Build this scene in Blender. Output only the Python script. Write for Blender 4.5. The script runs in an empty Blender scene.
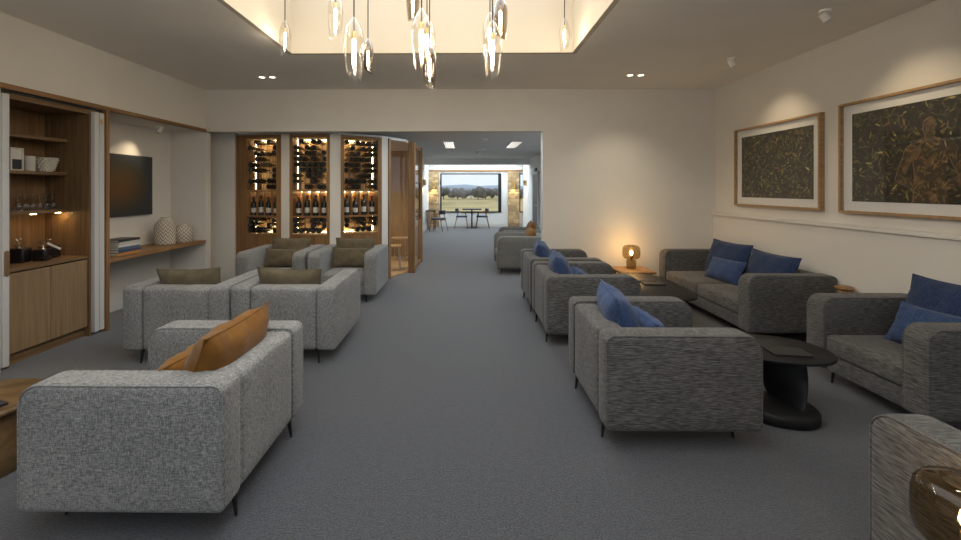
import bpy, math, random
import numpy as np
from mathutils import Vector, Matrix

random.seed(7)
PI = math.pi
sc = bpy.context.scene
C = sc.collection

# ------------------------------------------------------------------ camera, world, light, exposure
F_PX, EYE, PX, PY = 420.0, 1.55, 461.1, 188.5
cam = bpy.data.cameras.new('camera')
cam.sensor_width = 36.0
cam.lens = F_PX / 961.0 * 36.0
cam.shift_x = (480.5 - PX) / 961.0
cam.shift_y = (PY - 270.0) / 961.0
cam.clip_start = 0.05
cam.clip_end = 9000
camo = bpy.data.objects.new('camera', cam)
C.objects.link(camo)
camo.location = (0, 0, EYE)
camo.rotation_euler = (PI / 2, 0, math.atan(4.4 / F_PX))
sc.camera = camo

vs = sc.view_settings
vs.view_transform = 'Standard'
vs.look = 'None'
vs.exposure = 0.24
vs.gamma = 1.0
vs.use_curve_mapping = False
sc.cycles.use_denoising = True
sc.cycles.max_bounces = 8
sc.cycles.transparent_max_bounces = 16
sc.cycles.caustics_reflective = False
sc.cycles.caustics_refractive = False
sc.cycles.sample_clamp_indirect = 3.0

world = bpy.data.worlds.new('overcast_sky')
sc.world = world
world.use_nodes = True
wn = world.node_tree.nodes
bg = wn['Background']
bg.inputs['Color'].default_value = (0.80, 0.89, 1.0, 1)
bg.inputs['Strength'].default_value = 0.92

SKYLIGHT = 2.0         # radiance of the main skylight glazing
FAR_FILL = 6.5      # radiance of the added daylight panel over the dining end
LED = 26.0

# ------------------------------------------------------------------ materials
MATS = {}


def newmat(name):
    m = bpy.data.materials.new(name)
    m.use_nodes = True
    return m, m.node_tree.nodes, m.node_tree.links, m.node_tree.nodes['Principled BSDF']


def col4(c):
    return (c[0], c[1], c[2], 1.0)


def plain(name, c, rough=0.6, metal=0.0, spec=0.5, noise=0.0, scale=20.0, bump=0.0):
    m, n, l, p = newmat(name)
    p.inputs['Base Color'].default_value = col4(c)
    p.inputs['Roughness'].default_value = rough
    p.inputs['Metallic'].default_value = metal
    p.inputs['Specular IOR Level'].default_value = spec
    if noise or bump:
        tc = n.new('ShaderNodeTexCoord')
        t = n.new('ShaderNodeTexNoise')
        t.inputs['Scale'].default_value = scale
        t.inputs['Detail'].default_value = 4
        l.new(tc.outputs['Object'], t.inputs['Vector'])
        if noise:
            r = n.new('ShaderNodeValToRGB')
            r.color_ramp.elements[0].position = 0.3
            r.color_ramp.elements[1].position = 0.7
            r.color_ramp.elements[0].color = col4([v * (1 - noise) for v in c])
            r.color_ramp.elements[1].color = col4([min(1, v * (1 + noise)) for v in c])
            l.new(t.outputs['Fac'], r.inputs['Fac'])
            l.new(r.outputs['Color'], p.inputs['Base Color'])
        if bump:
            b = n.new('ShaderNodeBump')
            b.inputs['Strength'].default_value = bump
            b.inputs['Distance'].default_value = 0.01
            l.new(t.outputs['Fac'], b.inputs['Height'])
            l.new(b.outputs['Normal'], p.inputs['Normal'])
    MATS[name] = m
    return m


def emit(name, c, s):
    m, n, l, p = newmat(name)
    p.inputs['Base Color'].default_value = col4(c)
    p.inputs['Emission Color'].default_value = col4(c)
    p.inputs['Emission Strength'].default_value = s
    MATS[name] = m
    return m


def streaks(n, l, tc, scales, detail=3):
    mp = n.new('ShaderNodeMapping')
    mp.inputs['Scale'].default_value = scales
    t = n.new('ShaderNodeTexNoise')
    t.inputs['Scale'].default_value = 1.0
    t.inputs['Detail'].default_value = detail
    l.new(tc.outputs['Object'], mp.inputs['Vector'])
    l.new(mp.outputs['Vector'], t.inputs['Vector'])
    return t.outputs['Fac']


def math_node(n, l, op, a, b):
    m = n.new('ShaderNodeMath')
    m.operation = op
    for i, v in enumerate((a, b)):
        if isinstance(v, (int, float)):
            m.inputs[i].default_value = v
        else:
            l.new(v, m.inputs[i])
    return m.outputs[0]


def fabric(name, dark, light, along=22.0, across=190.0, second=0.5, lo=0.36, hi=0.64, bump=0.35):
    """melange weave: yarn streaks along local x/y with a weaker vertical set"""
    m, n, l, p = newmat(name)
    tc = n.new('ShaderNodeTexCoord')
    a1 = streaks(n, l, tc, (along, along, across))
    a2 = streaks(n, l, tc, (along, across, across))      # the same yarn on level faces
    b1 = streaks(n, l, tc, (across, across, along))
    b2 = streaks(n, l, tc, (across, along, across))
    sn = n.new('ShaderNodeSeparateXYZ')
    l.new(tc.outputs['Normal'], sn.inputs[0])
    lev = math_node(n, l, 'GREATER_THAN', math_node(n, l, 'ABSOLUTE', sn.outputs[2], 0.0), 0.6)

    def pick(u, v):
        return math_node(n, l, 'ADD', math_node(n, l, 'MULTIPLY', v, lev), math_node(n, l, 'MULTIPLY', u, math_node(n, l, 'SUBTRACT', 1.0, lev)))
    a, b = pick(a1, a2), pick(b1, b2)
    s = math_node(n, l, 'ADD', math_node(n, l, 'MULTIPLY', a, 1 - second), math_node(n, l, 'MULTIPLY', b, second))
    big = streaks(n, l, tc, (3.0, 3.0, 3.0), 2)
    s2 = math_node(n, l, 'ADD', s, math_node(n, l, 'MULTIPLY', math_node(n, l, 'SUBTRACT', big, 0.5), 0.12))
    r = n.new('ShaderNodeValToRGB')
    e = r.color_ramp.elements
    e[0].position, e[1].position = lo, hi
    e[0].color, e[1].color = col4(dark), col4(light)
    l.new(s2, r.inputs['Fac'])
    l.new(r.outputs['Color'], p.inputs['Base Color'])
    p.inputs['Roughness'].default_value = 0.95
    p.inputs['Specular IOR Level'].default_value = 0.15
    p.inputs['Sheen Weight'].default_value = 0.15
    bp = n.new('ShaderNodeBump')
    bp.inputs['Strength'].default_value = bump
    bp.inputs['Distance'].default_value = 0.004
    l.new(s, bp.inputs['Height'])
    l.new(bp.outputs['Normal'], p.inputs['Normal'])
    MATS[name] = m
    return m


def wood(name, dark, light, axis='z', rough=0.45, freq=38.0):
    m, n, l, p = newmat(name)
    tc = n.new('ShaderNodeTexCoord')
    sc_ = [freq] * 3
    sc_['xyz'.index(axis)] = 1.6
    a = streaks(n, l, tc, sc_, 5)
    r = n.new('ShaderNodeValToRGB')
    e = r.color_ramp.elements
    e[0].position, e[1].position = 0.32, 0.7
    e[0].color, e[1].color = col4(dark), col4(light)
    l.new(a, r.inputs['Fac'])
    l.new(r.outputs['Color'], p.inputs['Base Color'])
    p.inputs['Roughness'].default_value = rough
    p.inputs['Specular IOR Level'].default_value = 0.35
    MATS[name] = m
    return m


def thin_glass(name, tint=(1, 1, 1), refl=1.0, rough=0.02, ior=1.45, pw=4.0):
    m = bpy.data.materials.new(name)
    m.use_nodes = True
    n, l = m.node_tree.nodes, m.node_tree.links
    n.clear()
    o = n.new('ShaderNodeOutputMaterial')
    mx = n.new('ShaderNodeMixShader')
    t = n.new('ShaderNodeBsdfTransparent')
    t.inputs['Color'].default_value = col4(tint)
    g = n.new('ShaderNodeBsdfGlossy')
    g.inputs['Roughness'].default_value = rough
    lw = n.new('ShaderNodeLayerWeight')       # Schlick curve; the same from both sides of the sheet
    lw.inputs['Blend'].default_value = 0.5
    f5 = math_node(n, l, 'POWER', lw.outputs['Facing'], pw)
    k = math_node(n, l, 'MULTIPLY', math_node(n, l, 'ADD', math_node(n, l, 'MULTIPLY', f5, 0.9), ((ior - 1) / (ior + 1)) ** 2), refl)
    l.new(k, mx.inputs[0])
    l.new(t.outputs[0], mx.inputs[1])
    l.new(g.outputs[0], mx.inputs[2])
    l.new(mx.outputs[0], o.inputs[0])
    MATS[name] = m
    return m


plain('plaster', (0.735, 0.70, 0.64), 0.9, noise=0.02, scale=3.0)
plain('plaster_white', (0.80, 0.79, 0.76), 0.9, noise=0.015, scale=3.0)
plain('ceiling_paint', (0.86, 0.82, 0.75), 0.95, noise=0.02, scale=2.0)
plain('shaft_paint', (0.53, 0.465, 0.365), 0.95)
plain('skirting_paint', (0.74, 0.73, 0.70), 0.6)
plain('door_paint', (0.60, 0.60, 0.59), 0.45)
plain('black_metal', (0.012, 0.012, 0.013), 0.4)
plain('black_wood', (0.014, 0.0138, 0.0145), 0.5, noise=0.15, scale=40, spec=0.25)
plain('dark_plastic', (0.02, 0.02, 0.022), 0.45)
plain('base_black', (0.01, 0.01, 0.01), 0.9)
plain('brass', (0.75, 0.53, 0.22), 0.28, metal=1.0)
plain('steel', (0.65, 0.65, 0.64), 0.3, metal=1.0)
plain('white_enamel', (0.85, 0.85, 0.83), 0.5)
plain('ceramic_cream', (0.66, 0.62, 0.54), 0.6, noise=0.05, scale=30)
plain('wine_glass_dark', (0.011, 0.012, 0.011), 0.14, spec=0.6)
plain('wine_foil', (0.03, 0.024, 0.02), 0.4)
plain('bottle_label', (0.55, 0.52, 0.46), 0.7)
plain('stuff_dark', (0.012, 0.010, 0.012), 0.25)
plain('leather_navy', (0.03, 0.045, 0.085), 0.6)
plain('grass_gold', (0.56, 0.45, 0.20), 0.95, noise=0.3, scale=0.06)
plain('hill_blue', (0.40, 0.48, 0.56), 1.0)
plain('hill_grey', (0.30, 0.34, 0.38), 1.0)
plain('leaf_olive', (0.16, 0.155, 0.13), 1.0, noise=0.4, scale=0.6)
plain('leaf_grey', (0.22, 0.21, 0.19), 1.0, noise=0.4, scale=0.6)
plain('bark', (0.12, 0.09, 0.07), 0.9)
plain('page_white', (0.7, 0.68, 0.62), 0.8)
for i, c in enumerate([(0.05, 0.07, 0.12), (0.5, 0.5, 0.48), (0.08, 0.14, 0.25), (0.62, 0.6, 0.55), (0.03, 0.03, 0.035), (0.45, 0.22, 0.07)]):
    plain('book_cover_%d' % i, c, 0.4)
fabric('linen_grey', (0.115, 0.118, 0.12), (0.385, 0.38, 0.365), 50, 320, 0.5, 0.40, 0.62, 0.25)
fabric('melange_charcoal', (0.042, 0.0415, 0.041), (0.195, 0.187, 0.176), 20, 420, 0.12, 0.40, 0.64, 0.2)
fabric('taupe_weave', (0.105, 0.098, 0.086), (0.235, 0.22, 0.19), 40, 360, 0.5, 0.40, 0.62, 0.2)
fabric('velvet_rust', (0.145, 0.060, 0.009), (0.24, 0.105, 0.017), 8, 14, 0.5, 0.3, 0.7, 0.15)
fabric('velvet_olive', (0.092, 0.073, 0.045), (0.155, 0.126, 0.080), 8, 14, 0.5, 0.3, 0.7, 0.15)
fabric('wool_navy', (0.016, 0.028, 0.068), (0.038, 0.062, 0.14), 90, 90, 0.5, 0.35, 0.68, 0.25)
fabric('wool_blue', (0.027, 0.047, 0.115), (0.058, 0.10, 0.215), 90, 90, 0.5, 0.35, 0.68, 0.25)
wood('oak_v', (0.20, 0.105, 0.042), (0.34, 0.19, 0.083), 'z')
wood('oak_y', (0.20, 0.105, 0.042), (0.34, 0.19, 0.083), 'y')
wood('oak_x', (0.20, 0.105, 0.042), (0.34, 0.19, 0.083), 'x')
for ax_, nm_ in (('z', 'oak_bar_v'), ('y', 'oak_bar_y')):
    wood(nm_, (0.145, 0.083, 0.038), (0.25, 0.15, 0.072), ax_)
wood('oak_bar_door', (0.22, 0.145, 0.077), (0.31, 0.212, 0.118), 'z', freq=30)
wood('oak_pale_v', (0.30, 0.185, 0.09), (0.44, 0.28, 0.145), 'z', freq=30)
wood('oak_back', (0.50, 0.34, 0.18), (0.66, 0.47, 0.27), 'z', freq=30)
wood('oak_frame', (0.30, 0.18, 0.085), (0.46, 0.30, 0.15), 'y')
wood('oak_floor', (0.40, 0.26, 0.13), (0.55, 0.38, 0.21), 'y', 0.35)
wood('bronze_wood', (0.09, 0.052, 0.022), (0.21, 0.13, 0.058), 'x', 0.32, 14)
thin_glass('pane', (1, 1, 1), 0.6)
thin_glass('picture_glass', (1, 1, 1), 0.7, 0.015, 1.5)
thin_glass('pendant_clear', (0.95, 0.93, 0.89), 1.0, 0.03, 1.5, 2.2)
thin_glass('pendant_smoke', (0.50, 0.43, 0.34), 1.3, 0.03, 1.6, 2.0)
thin_glass('lamp_smoke', (0.62, 0.54, 0.41), 0.9, 0.05)
thin_glass('stemware', (0.90, 0.90, 0.90), 2.2, 0.05, 1.5, 2.0)
emit('bulb_warm', (1.0, 0.86, 0.66), 140.0)
emit('bulb_table', (1.0, 0.66, 0.28), 30.0)
emit('led_strip', (1.0, 0.72, 0.36), LED)
emit('led_shelf', (1.0, 0.66, 0.30), 60.0)
emit('downlight_glow', (1.0, 0.88, 0.66), 6.0)
emit('grille_glow', (1.0, 0.97, 0.92), 1.4)
emit('sconce_glow', (1.0, 0.72, 0.34), 14.0)
emit('skylight_glow', (0.94, 0.975, 1.0), SKYLIGHT)
emit('far_fill_glow', (0.78, 0.90, 1.0), FAR_FILL)  # glow of the unseen panel added over the dining end
emit('near_fill_glow', (0.82, 0.92, 1.0), 4.0)  # glow of the unseen panel added behind the header


def carpet():
    m, n, l, p = newmat('carpet')
    tc = n.new('ShaderNodeTexCoord')
    a = streaks(n, l, tc, (110, 110, 110), 2)
    b = streaks(n, l, tc, (28, 28, 28), 3)
    s = math_node(n, l, 'ADD', math_node(n, l, 'MULTIPLY', a, 0.8), math_node(n, l, 'MULTIPLY', b, 0.2))
    r = n.new('ShaderNodeValToRGB')
    e = r.color_ramp.elements
    e[0].position, e[1].position = 0.36, 0.68
    e[0].color, e[1].color = (0.009, 0.0105, 0.014, 1), (0.072, 0.080, 0.101, 1)
    l.new(s, r.inputs['Fac'])
    l.new(r.outputs['Color'], p.inputs['Base Color'])
    p.inputs['Roughness'].default_value = 0.7
    p.inputs['Specular IOR Level'].default_value = 0.5
    p.inputs['Sheen Weight'].default_value = 0.5
    bp = n.new('ShaderNodeBump')
    bp.inputs['Strength'].default_value = 0.5
    bp.inputs['Distance'].default_value = 0.006
    l.new(s, bp.inputs['Height'])
    l.new(bp.outputs['Normal'], p.inputs['Normal'])
    MATS['carpet'] = m


carpet()


def zigzag():
    """woven/incised chevron bands for the two vases"""
    m, n, l, p = newmat('vase_chevron')
    tc = n.new('ShaderNodeTexCoord')
    sx = n.new('ShaderNodeSeparateXYZ')
    l.new(tc.outputs['Object'], sx.inputs[0])
    ang = math_node(n, l, 'ARCTAN2', sx.outputs[1], sx.outputs[0])
    tri = math_node(n, l, 'PINGPONG', math_node(n, l, 'MULTIPLY', ang, 2.2), 0.5)
    v = math_node(n, l, 'ADD', math_node(n, l, 'MULTIPLY', sx.outputs[2], 19.0), math_node(n, l, 'MULTIPLY', tri, 2.0))
    st = math_node(n, l, 'PINGPONG', v, 0.5)
    r = n.new('ShaderNodeValToRGB')
    e = r.color_ramp.elements
    e[0].position, e[1].position = 0.18, 0.28
    e[0].color, e[1].color = (0.26, 0.21, 0.16, 1), (0.66, 0.61, 0.53, 1)
    l.new(st, r.inputs['Fac'])
    l.new(r.outputs['Color'], p.inputs['Base Color'])
    p.inputs['Roughness'].default_value = 0.8
    MATS['vase_chevron'] = m


zigzag()


def orb_canvas():
    """dark canvas with a dim rust-brown orb (part of the print itself)"""
    m, n, l, p = newmat('orb_canvas')
    tc = n.new('ShaderNodeTexCoord')
    mp = n.new('ShaderNodeMapping')
    mp.inputs['Location'].default_value = (0, 0.05, 0.06)
    mp.inputs['Scale'].default_value = (1, 1.75, 2.6)
    g = n.new('ShaderNodeTexGradient')
    g.gradient_type = 'SPHERICAL'
    l.new(tc.outputs['Object'], mp.inputs['Vector'])
    l.new(mp.outputs['Vector'], g.inputs['Vector'])
    r = n.new('ShaderNodeValToRGB')
    e = r.color_ramp.elements
    e[0].position, e[1].position = 0.0, 0.75
    e[0].color, e[1].color = (0.030, 0.034, 0.038, 1), (0.11, 0.05, 0.012, 1)
    x = e.new(0.25)
    x.color = (0.045, 0.036, 0.02, 1)
    l.new(g.outputs['Color'], r.inputs['Fac'])
    l.new(r.outputs['Color'], p.inputs['Base Color'])
    p.inputs['Roughness'].default_value = 0.5
    MATS['orb_canvas'] = m


orb_canvas()


def stone():
    m, n, l, p = newmat('sandstone')
    tc = n.new('ShaderNodeTexCoord')
    v = n.new('ShaderNodeTexVoronoi')
    v.inputs['Scale'].default_value = 9
    l.new(tc.outputs['Object'], v.inputs['Vector'])
    r = n.new('ShaderNodeValToRGB')
    e = r.color_ramp.elements
    e[0].color, e[1].color = (0.30, 0.20, 0.10, 1), (0.62, 0.46, 0.26, 1)
    l.new(v.outputs['Color'], r.inputs['Fac'])
    l.new(r.outputs['Color'], p.inputs['Base Color'])
    p.inputs['Roughness'].default_value = 0.9
    MATS['sandstone'] = m


stone()
m_, n_, l_, p_ = newmat('print')
at_ = n_.new('ShaderNodeAttribute')
at_.attribute_name = 'ink'
l_.new(at_.outputs['Color'], p_.inputs['Base Color'])
p_.inputs['Roughness'].default_value = 0.5
MATS['print'] = m_


# ------------------------------------------------------------------ mesh helpers
class MB:
    def __init__(self):
        self.v, self.f = [], []

    def add(self, vs_, fs_):
        o = len(self.v)
        self.v += [tuple(x) for x in vs_]
        self.f += [tuple(i + o for i in q) for q in fs_]
        return self

    def box(self, x0, y0, z0, x1, y1, z1):
        x0, x1 = min(x0, x1), max(x0, x1)
        y0, y1 = min(y0, y1), max(y0, y1)
        z0, z1 = min(z0, z1), max(z0, z1)
        return self.add([(x0, y0, z0), (x1, y0, z0), (x1, y1, z0), (x0, y1, z0), (x0, y0, z1), (x1, y0, z1), (x1, y1, z1), (x0, y1, z1)],
                        [(0, 3, 2, 1), (4, 5, 6, 7), (0, 1, 5, 4), (1, 2, 6, 5), (2, 3, 7, 6), (3, 0, 4, 7)])

    def prism(self, pts, z0, z1):
        n = len(pts)
        a = sum(pts[i][0] * pts[(i + 1) % n][1] - pts[(i + 1) % n][0] * pts[i][1] for i in range(n))
        if a < 0:
            pts = pts[::-1]
        vs_ = [(x, y, z0) for x, y in pts] + [(x, y, z1) for x, y in pts]
        fs_ = [tuple(range(n - 1, -1, -1)), tuple(range(n, 2 * n))] + [(i, (i + 1) % n, n + (i + 1) % n, n + i) for i in range(n)]
        return self.add(vs_, fs_)

    def tube(self, a, b, r0, r1=None, n=12, caps=True):
        a, b = Vector(a), Vector(b)
        r1 = r0 if r1 is None else r1
        d = (b - a).normalized()
        u = d.orthogonal().normalized()
        w = d.cross(u)
        vs_ = [a + (u * math.cos(2 * PI * i / n) + w * math.sin(2 * PI * i / n)) * r0 for i in range(n)]
        vs_ += [b + (u * math.cos(2 * PI * i / n) + w * math.sin(2 * PI * i / n)) * r1 for i in range(n)]
        fs_ = [(i, (i + 1) % n, n + (i + 1) % n, n + i) for i in range(n)]
        if caps:
            fs_ += [tuple(range(n - 1, -1, -1)), tuple(range(n, 2 * n))]
        return self.add(vs_, fs_)

    def path(self, pts, r, n=8, closed=False):
        pts = [Vector(p) for p in pts]
        k = len(pts)
        rings = []
        for i, p in enumerate(pts):
            a = pts[i - 1] if (i or closed) else p
            b = pts[(i + 1) % k] if (i < k - 1 or closed) else p
            d = (b - a).normalized()
            ref = Vector((0, 0, 1)) if abs(d.z) < 0.9 else Vector((0, 1, 0))
            u = d.cross(ref).normalized()
            w = d.cross(u)
            rings.append([p + (u * math.cos(2 * PI * j / n) + w * math.sin(2 * PI * j / n)) * r for j in range(n)])
        return self.loft(rings, closed, not closed)

    def loft(self, rings, closed=False, caps=True):
        n = len(rings[0])
        vs_ = [q for r in rings for q in r]
        fs_ = []
        k = len(rings)
        for i in range(k if closed else k - 1):
            for j in range(n):
                fs_.append((i * n + j, i * n + (j + 1) % n, ((i + 1) % k) * n + (j + 1) % n, ((i + 1) % k) * n + j))
        if caps:
            fs_ += [tuple(range(n - 1, -1, -1)), tuple(range((k - 1) * n, k * n))]
        return self.add(vs_, fs_)

    def lathe(self, prof, n=24, c=(0, 0, 0), caps=True):
        rings = [[(c[0] + r * math.cos(2 * PI * j / n), c[1] + r * math.sin(2 * PI * j / n), c[2] + z) for j in range(n)] for r, z in prof]
        return self.loft(rings, False, caps)

    def slab(self, w, h, radii, t, e, org=(0, 0, 0), ax=((1, 0, 0), (0, 1, 0), (0, 0, 1)), seg=5, puff=0.0):
        """rounded-corner plate: outline w x h (corner radii bl,br,tr,tl), thickness t, edge rounding e"""
        A = [Vector(q) for q in ax]
        org = Vector(org)

        def ring(inset, d):
            out = []
            cs = ((0, 0, PI), (w, 0, 1.5 * PI), (w, h, 0), (0, h, 0.5 * PI))
            for (cx, cy, a0), r in zip(cs, radii):
                r = max(r, e + 0.001)
                qx = cx + (r if cx == 0 else -r)
                qy = cy + (r if cy == 0 else -r)
                rr = max(r - inset, 0.0005)
                for k in range(seg + 1):
                    a = a0 + 0.5 * PI * k / seg
                    out.append((qx + rr * math.cos(a), qy + rr * math.sin(a), d))
            return out
        rings = []
        for k in range(4):
            a = 0.5 * PI * k / 3
            rings.append(ring(e * (1 - math.sin(a)), e * (1 - math.cos(a))))
        for k in range(4):
            a = 0.5 * PI * k / 3
            rings.append(ring(e * (1 - math.cos(a)), t - e * (1 - math.sin(a))))
        if puff:
            def shrink(rg, s, dz):
                return [(w / 2 + (x - w / 2) * s, h / 2 + (y - h / 2) * s, z + dz) for x, y, z in rg]
            rings = [shrink(rings[0], 0.45, -puff), shrink(rings[0], 0.8, -puff * 0.6)] + rings + [shrink(rings[-1], 0.8, puff * 0.6), shrink(rings[-1], 0.45, puff)]
        rr = [[org + A[0] * x + A[1] * y + A[2] * z for x, y, z in rg] for rg in rings]
        # make face winding follow handedness
        return self.loft(rr, False, True)

    def mesh(self, name, mat, smooth=False):
        me = bpy.data.meshes.new(name)
        me.from_pydata([tuple(v) for v in self.v], [], self.f)
        me.materials.append(MATS[mat] if isinstance(mat, str) else mat)
        import bmesh
        bm = bmesh.new()
        bm.from_mesh(me)
        bmesh.ops.recalc_face_normals(bm, faces=bm.faces)
        bm.to_mesh(me)
        bm.free()
        if smooth:
            me.polygons.foreach_set('use_smooth', [True] * len(me.polygons))
            try:
                me.set_sharp_from_angle(angle=math.radians(smooth if smooth > 1 else 40))
            except Exception:
                pass
        me.update()
        return me

    def build(self, name, mat, parent=None, smooth=False, loc=None, rot=None):
        o = bpy.data.objects.new(name, self.mesh(name, mat, smooth))
        C.objects.link(o)
        if parent:
            o.parent = parent
        if loc:
            o.location = loc
        if rot:
            o.rotation_euler = rot
        return o


def tag(o, label=None, cat=None, group=None, kind=None):
    if label:
        o['label'] = label
    if cat:
        o['category'] = cat
    if group:
        o['group'] = group
    if kind:
        o['kind'] = kind
    return o


def thing(name, label, cat, loc=(0, 0, 0), rz=0.0, group=None):
    o = bpy.data.objects.new(name, None)
    o.empty_display_size = 0.1
    C.objects.link(o)
    o.location = loc
    o.rotation_euler = (0, 0, rz)
    return tag(o, label, cat, group)


def struct(name, mb, mat, smooth=False, label=None, parent=None):
    o = mb.build(name, mat, parent, smooth)
    o['kind'] = 'structure'
    if label:
        o['label'] = label
    return o


def part(name, mat, parent, fn, smooth=False):
    m = MB()
    fn(m)
    return m.build(name, mat, parent, smooth)


def copy_tree(o, parent=None):
    c = o.copy()
    C.objects.link(c)
    c.parent = parent
    for ch in list(o.children):
        copy_tree(ch, c)
    return c


def bx(*a):
    return MB().box(*a)


# ------------------------------------------------------------------ room dimensions
XL, XR = -3.92, 3.73          # side walls
XRL = 3.69                    # thicker lower part of the right wall
YB = 6.30                     # back wall with the opening
YF = -2.9                     # wall behind the camera
ZC = 3.04                     # lounge ceiling
ZH = 2.41                     # header / wine wall height
ZK = 2.64                     # corridor ceiling
YE = 17.15                    # far window wall
SX0, SX1, SY0, SY1, SZ = -1.917, 1.172, -1.9, 4.61, 3.85   # skylight well

# floor
struct('floor', bx(-4.7, YF - 0.2, -0.1, 4.0, YE + 0.2, 0.0), 'carpet', label='charcoal grey loop carpet running through the whole lounge')

# ceiling with the skylight well
m = MB()
m.box(-4.7, YF - 0.2, ZC, SX0 - 0.05, YB + 0.15, ZC + 0.06)
m.box(SX1 + 0.05, YF - 0.2, ZC, 4.0, YB + 0.15, ZC + 0.06)
m.box(SX0 - 0.05, YF - 0.2, ZC, SX1 + 0.05, SY0 - 0.05, ZC + 0.06)
m.box(SX0 - 0.05, SY1 + 0.05, ZC, SX1 + 0.05, YB + 0.15, ZC + 0.06)
struct('ceiling', m, 'ceiling_paint')
m = MB()
m.box(SX0 - 0.05, SY0 - 0.05, ZC, SX0, SY1 + 0.05, SZ)
m.box(SX1, SY0 - 0.05, ZC, SX1 + 0.05, SY1 + 0.05, SZ)
m.box(SX0, SY0 - 0.05, ZC, SX1, SY0, SZ)
m.box(SX0, SY1, ZC, SX1, SY1 + 0.05, SZ)
struct('trim_1', m, 'shaft_paint', label='cream painted sides of the skylight well')
wdw = struct('window_1', bx(SX0 - 0.05, SY0 - 0.05, SZ, SX1 + 0.05, SY1 + 0.05, SZ + 0.04), 'skylight_glow', label='daylit glazing of the skylight well')

# left wall: plain part towards the camera, band above the header, niche
m = MB()
m.box(XL - 0.12, YF, 0, XL, 3.50, 2.40)
m.box(XL - 0.12, YF, 2.40, XL, YB, ZC)
m.box(-4.56, 4.575, 0, -4.45, 6.34, 2.52)                # niche back
m.box(-4.45, 6.30, 0, XL, 6.42, 2.40)                    # niche end
m.box(-4.45, 4.575, 2.40, XL - 0.12, 6.30, 2.52)         # niche soffit
struct('wall_left', m, 'plaster')
struct('baseboard_left', bx(-4.45, 4.575, 0, -4.432, 6.30, 0.13), 'skirting_paint')
struct('baseboard_niche', bx(-4.432, 6.282, 0, XL, 6.30, 0.13), 'skirting_paint')
struct('trim_2', bx(XL - 0.02, 0.0, 2.40, XL + 0.012, 6.32, 2.445), 'oak_y', label='oak header strip over the bar bay and niche')
struct('trim_3', bx(XL - 0.5, 4.525, 0, XL + 0.012, 4.572, 2.40), 'oak_v', label='oak upright between the bar bay and the niche')

# back wall: header and the right-hand part
m = MB()
m.box(-4.7, YB, ZH, 1.158, YB + 0.16, ZC)
m.box(1.158, YB, 0, 4.0, YB + 0.16, ZC)
struct('wall_back', m, 'plaster')
struct('baseboard_back', bx(1.158, YB - 0.015, 0, XRL, YB, 0.13), 'skirting_paint')
# right wall: upper part, thicker dado and its cap
struct('wall_right', bx(XR, YF, 1.16, XR + 0.12, YB, ZC), 'plaster')
struct('wall_right_dado', bx(XRL, YF, 0, XR + 0.12, YB, 1.165), 'plaster')
struct('trim_4', bx(XRL - 0.025, YF, 1.165, XR, YB, 1.20), 'plaster', label='painted cap rail along the thicker lower wall')
struct('baseboard_right', bx(XRL - 0.015, YF, 0, XRL, YB, 0.13), 'skirting_paint')
# wall behind the camera, with unseen glazing assumed for soft daylight
m = MB()
m.box(-4.7, YF - 0.15, 0, -3.2, YF, ZC)
m.box(3.2, YF - 0.15, 0, 4.0, YF, ZC)
m.box(-3.2, YF - 0.15, 2.7, 3.2, YF, ZC)
m.box(-3.2, YF - 0.15, 0, 3.2, YF, 0.12)
struct('wall_front', m, 'plaster')
w2 = struct('unseen_window_2', bx(-3.2, YF - 0.10, 0.12, 3.2, YF - 0.08, 2.7), 'pane', label='wide unseen glazing behind the seating, added for daylight')
m = MB()
for x in (-3.2, -1.09, 1.03, 3.14):
    m.box(x, YF - 0.12, 0.12, x + 0.06, YF - 0.06, 2.7)
m.box(-3.2, YF - 0.12, 2.64, 3.2, YF - 0.06, 2.7)
m.box(-3.2, YF - 0.12, 0.12, 3.2, YF - 0.06, 0.18)
m.build('window_frame', 'black_metal', w2)

# ------------------------------------------------------------------ corridor and far dining end
m = MB()
m.box(-4.7, YB + 0.16, ZK, 4.0, YE + 0.2, ZK + 0.06)
struct('ceiling_corridor', m, 'plaster_white')
struct('trim_5', bx(-1.62, 15.2, 2.42, 2.46, 15.5, ZK), 'plaster_white', label='dropped ceiling beam before the dining end')
m = MB()
m.box(2.34, YB + 0.16, 0, 2.46, 7.3, ZK)
m.box(2.34, 12.3, 0, 2.46, YE, ZK)
m.box(2.34, 7.3, 0, 2.46, 12.3, 0.3)
m.box(2.34, 7.3, 2.45, 2.46, 12.3, ZK)
struct('wall_corridor_right', m, 'plaster_white')
w7 = struct('added_window_7', bx(2.41, 7.3, 0.3, 2.42, 12.3, 2.45), 'pane', label='long unseen side window added to light the corridor')  # opening out of view, added so daylight reaches the corridor
m = MB()
for y in (7.3, 8.95, 10.6, 12.25):
    m.box(2.39, y, 0.3, 2.44, y + 0.05, 2.45)
m.box(2.39, 7.3, 2.40, 2.44, 12.3, 2.45).box(2.39, 7.3, 0.3, 2.44, 12.3, 0.35)
m.build('window_frame', 'black_metal', w7)
struct('wall_corridor_left', bx(-1.62, 9.75, 0, -1.5, YE, ZK), 'plaster_white')
struct('baseboard_corridor_left', bx(-1.5, 9.75, 0, -1.485, YE, 0.13), 'skirting_paint')
struct('baseboard_corridor_right', bx(2.325, YB + 0.16, 0, 2.34, YE, 0.13), 'skirting_paint')
WX0, WX1, WZ0, WZ1 = -1.03, 1.46, 0.57, 2.17
m = MB()
m.box(-1.62, YE, 0, WX0, YE + 0.25, ZK)
m.box(WX1, YE, 0, 2.19, YE + 0.25, ZK)
m.box(WX0, YE, 0, WX1, YE + 0.25, WZ0)
m.box(WX0, YE, WZ1, WX1, YE + 0.25, ZK)
m.box(2.19, YE, 0, 2.46, YE + 0.25, WZ0)
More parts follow.
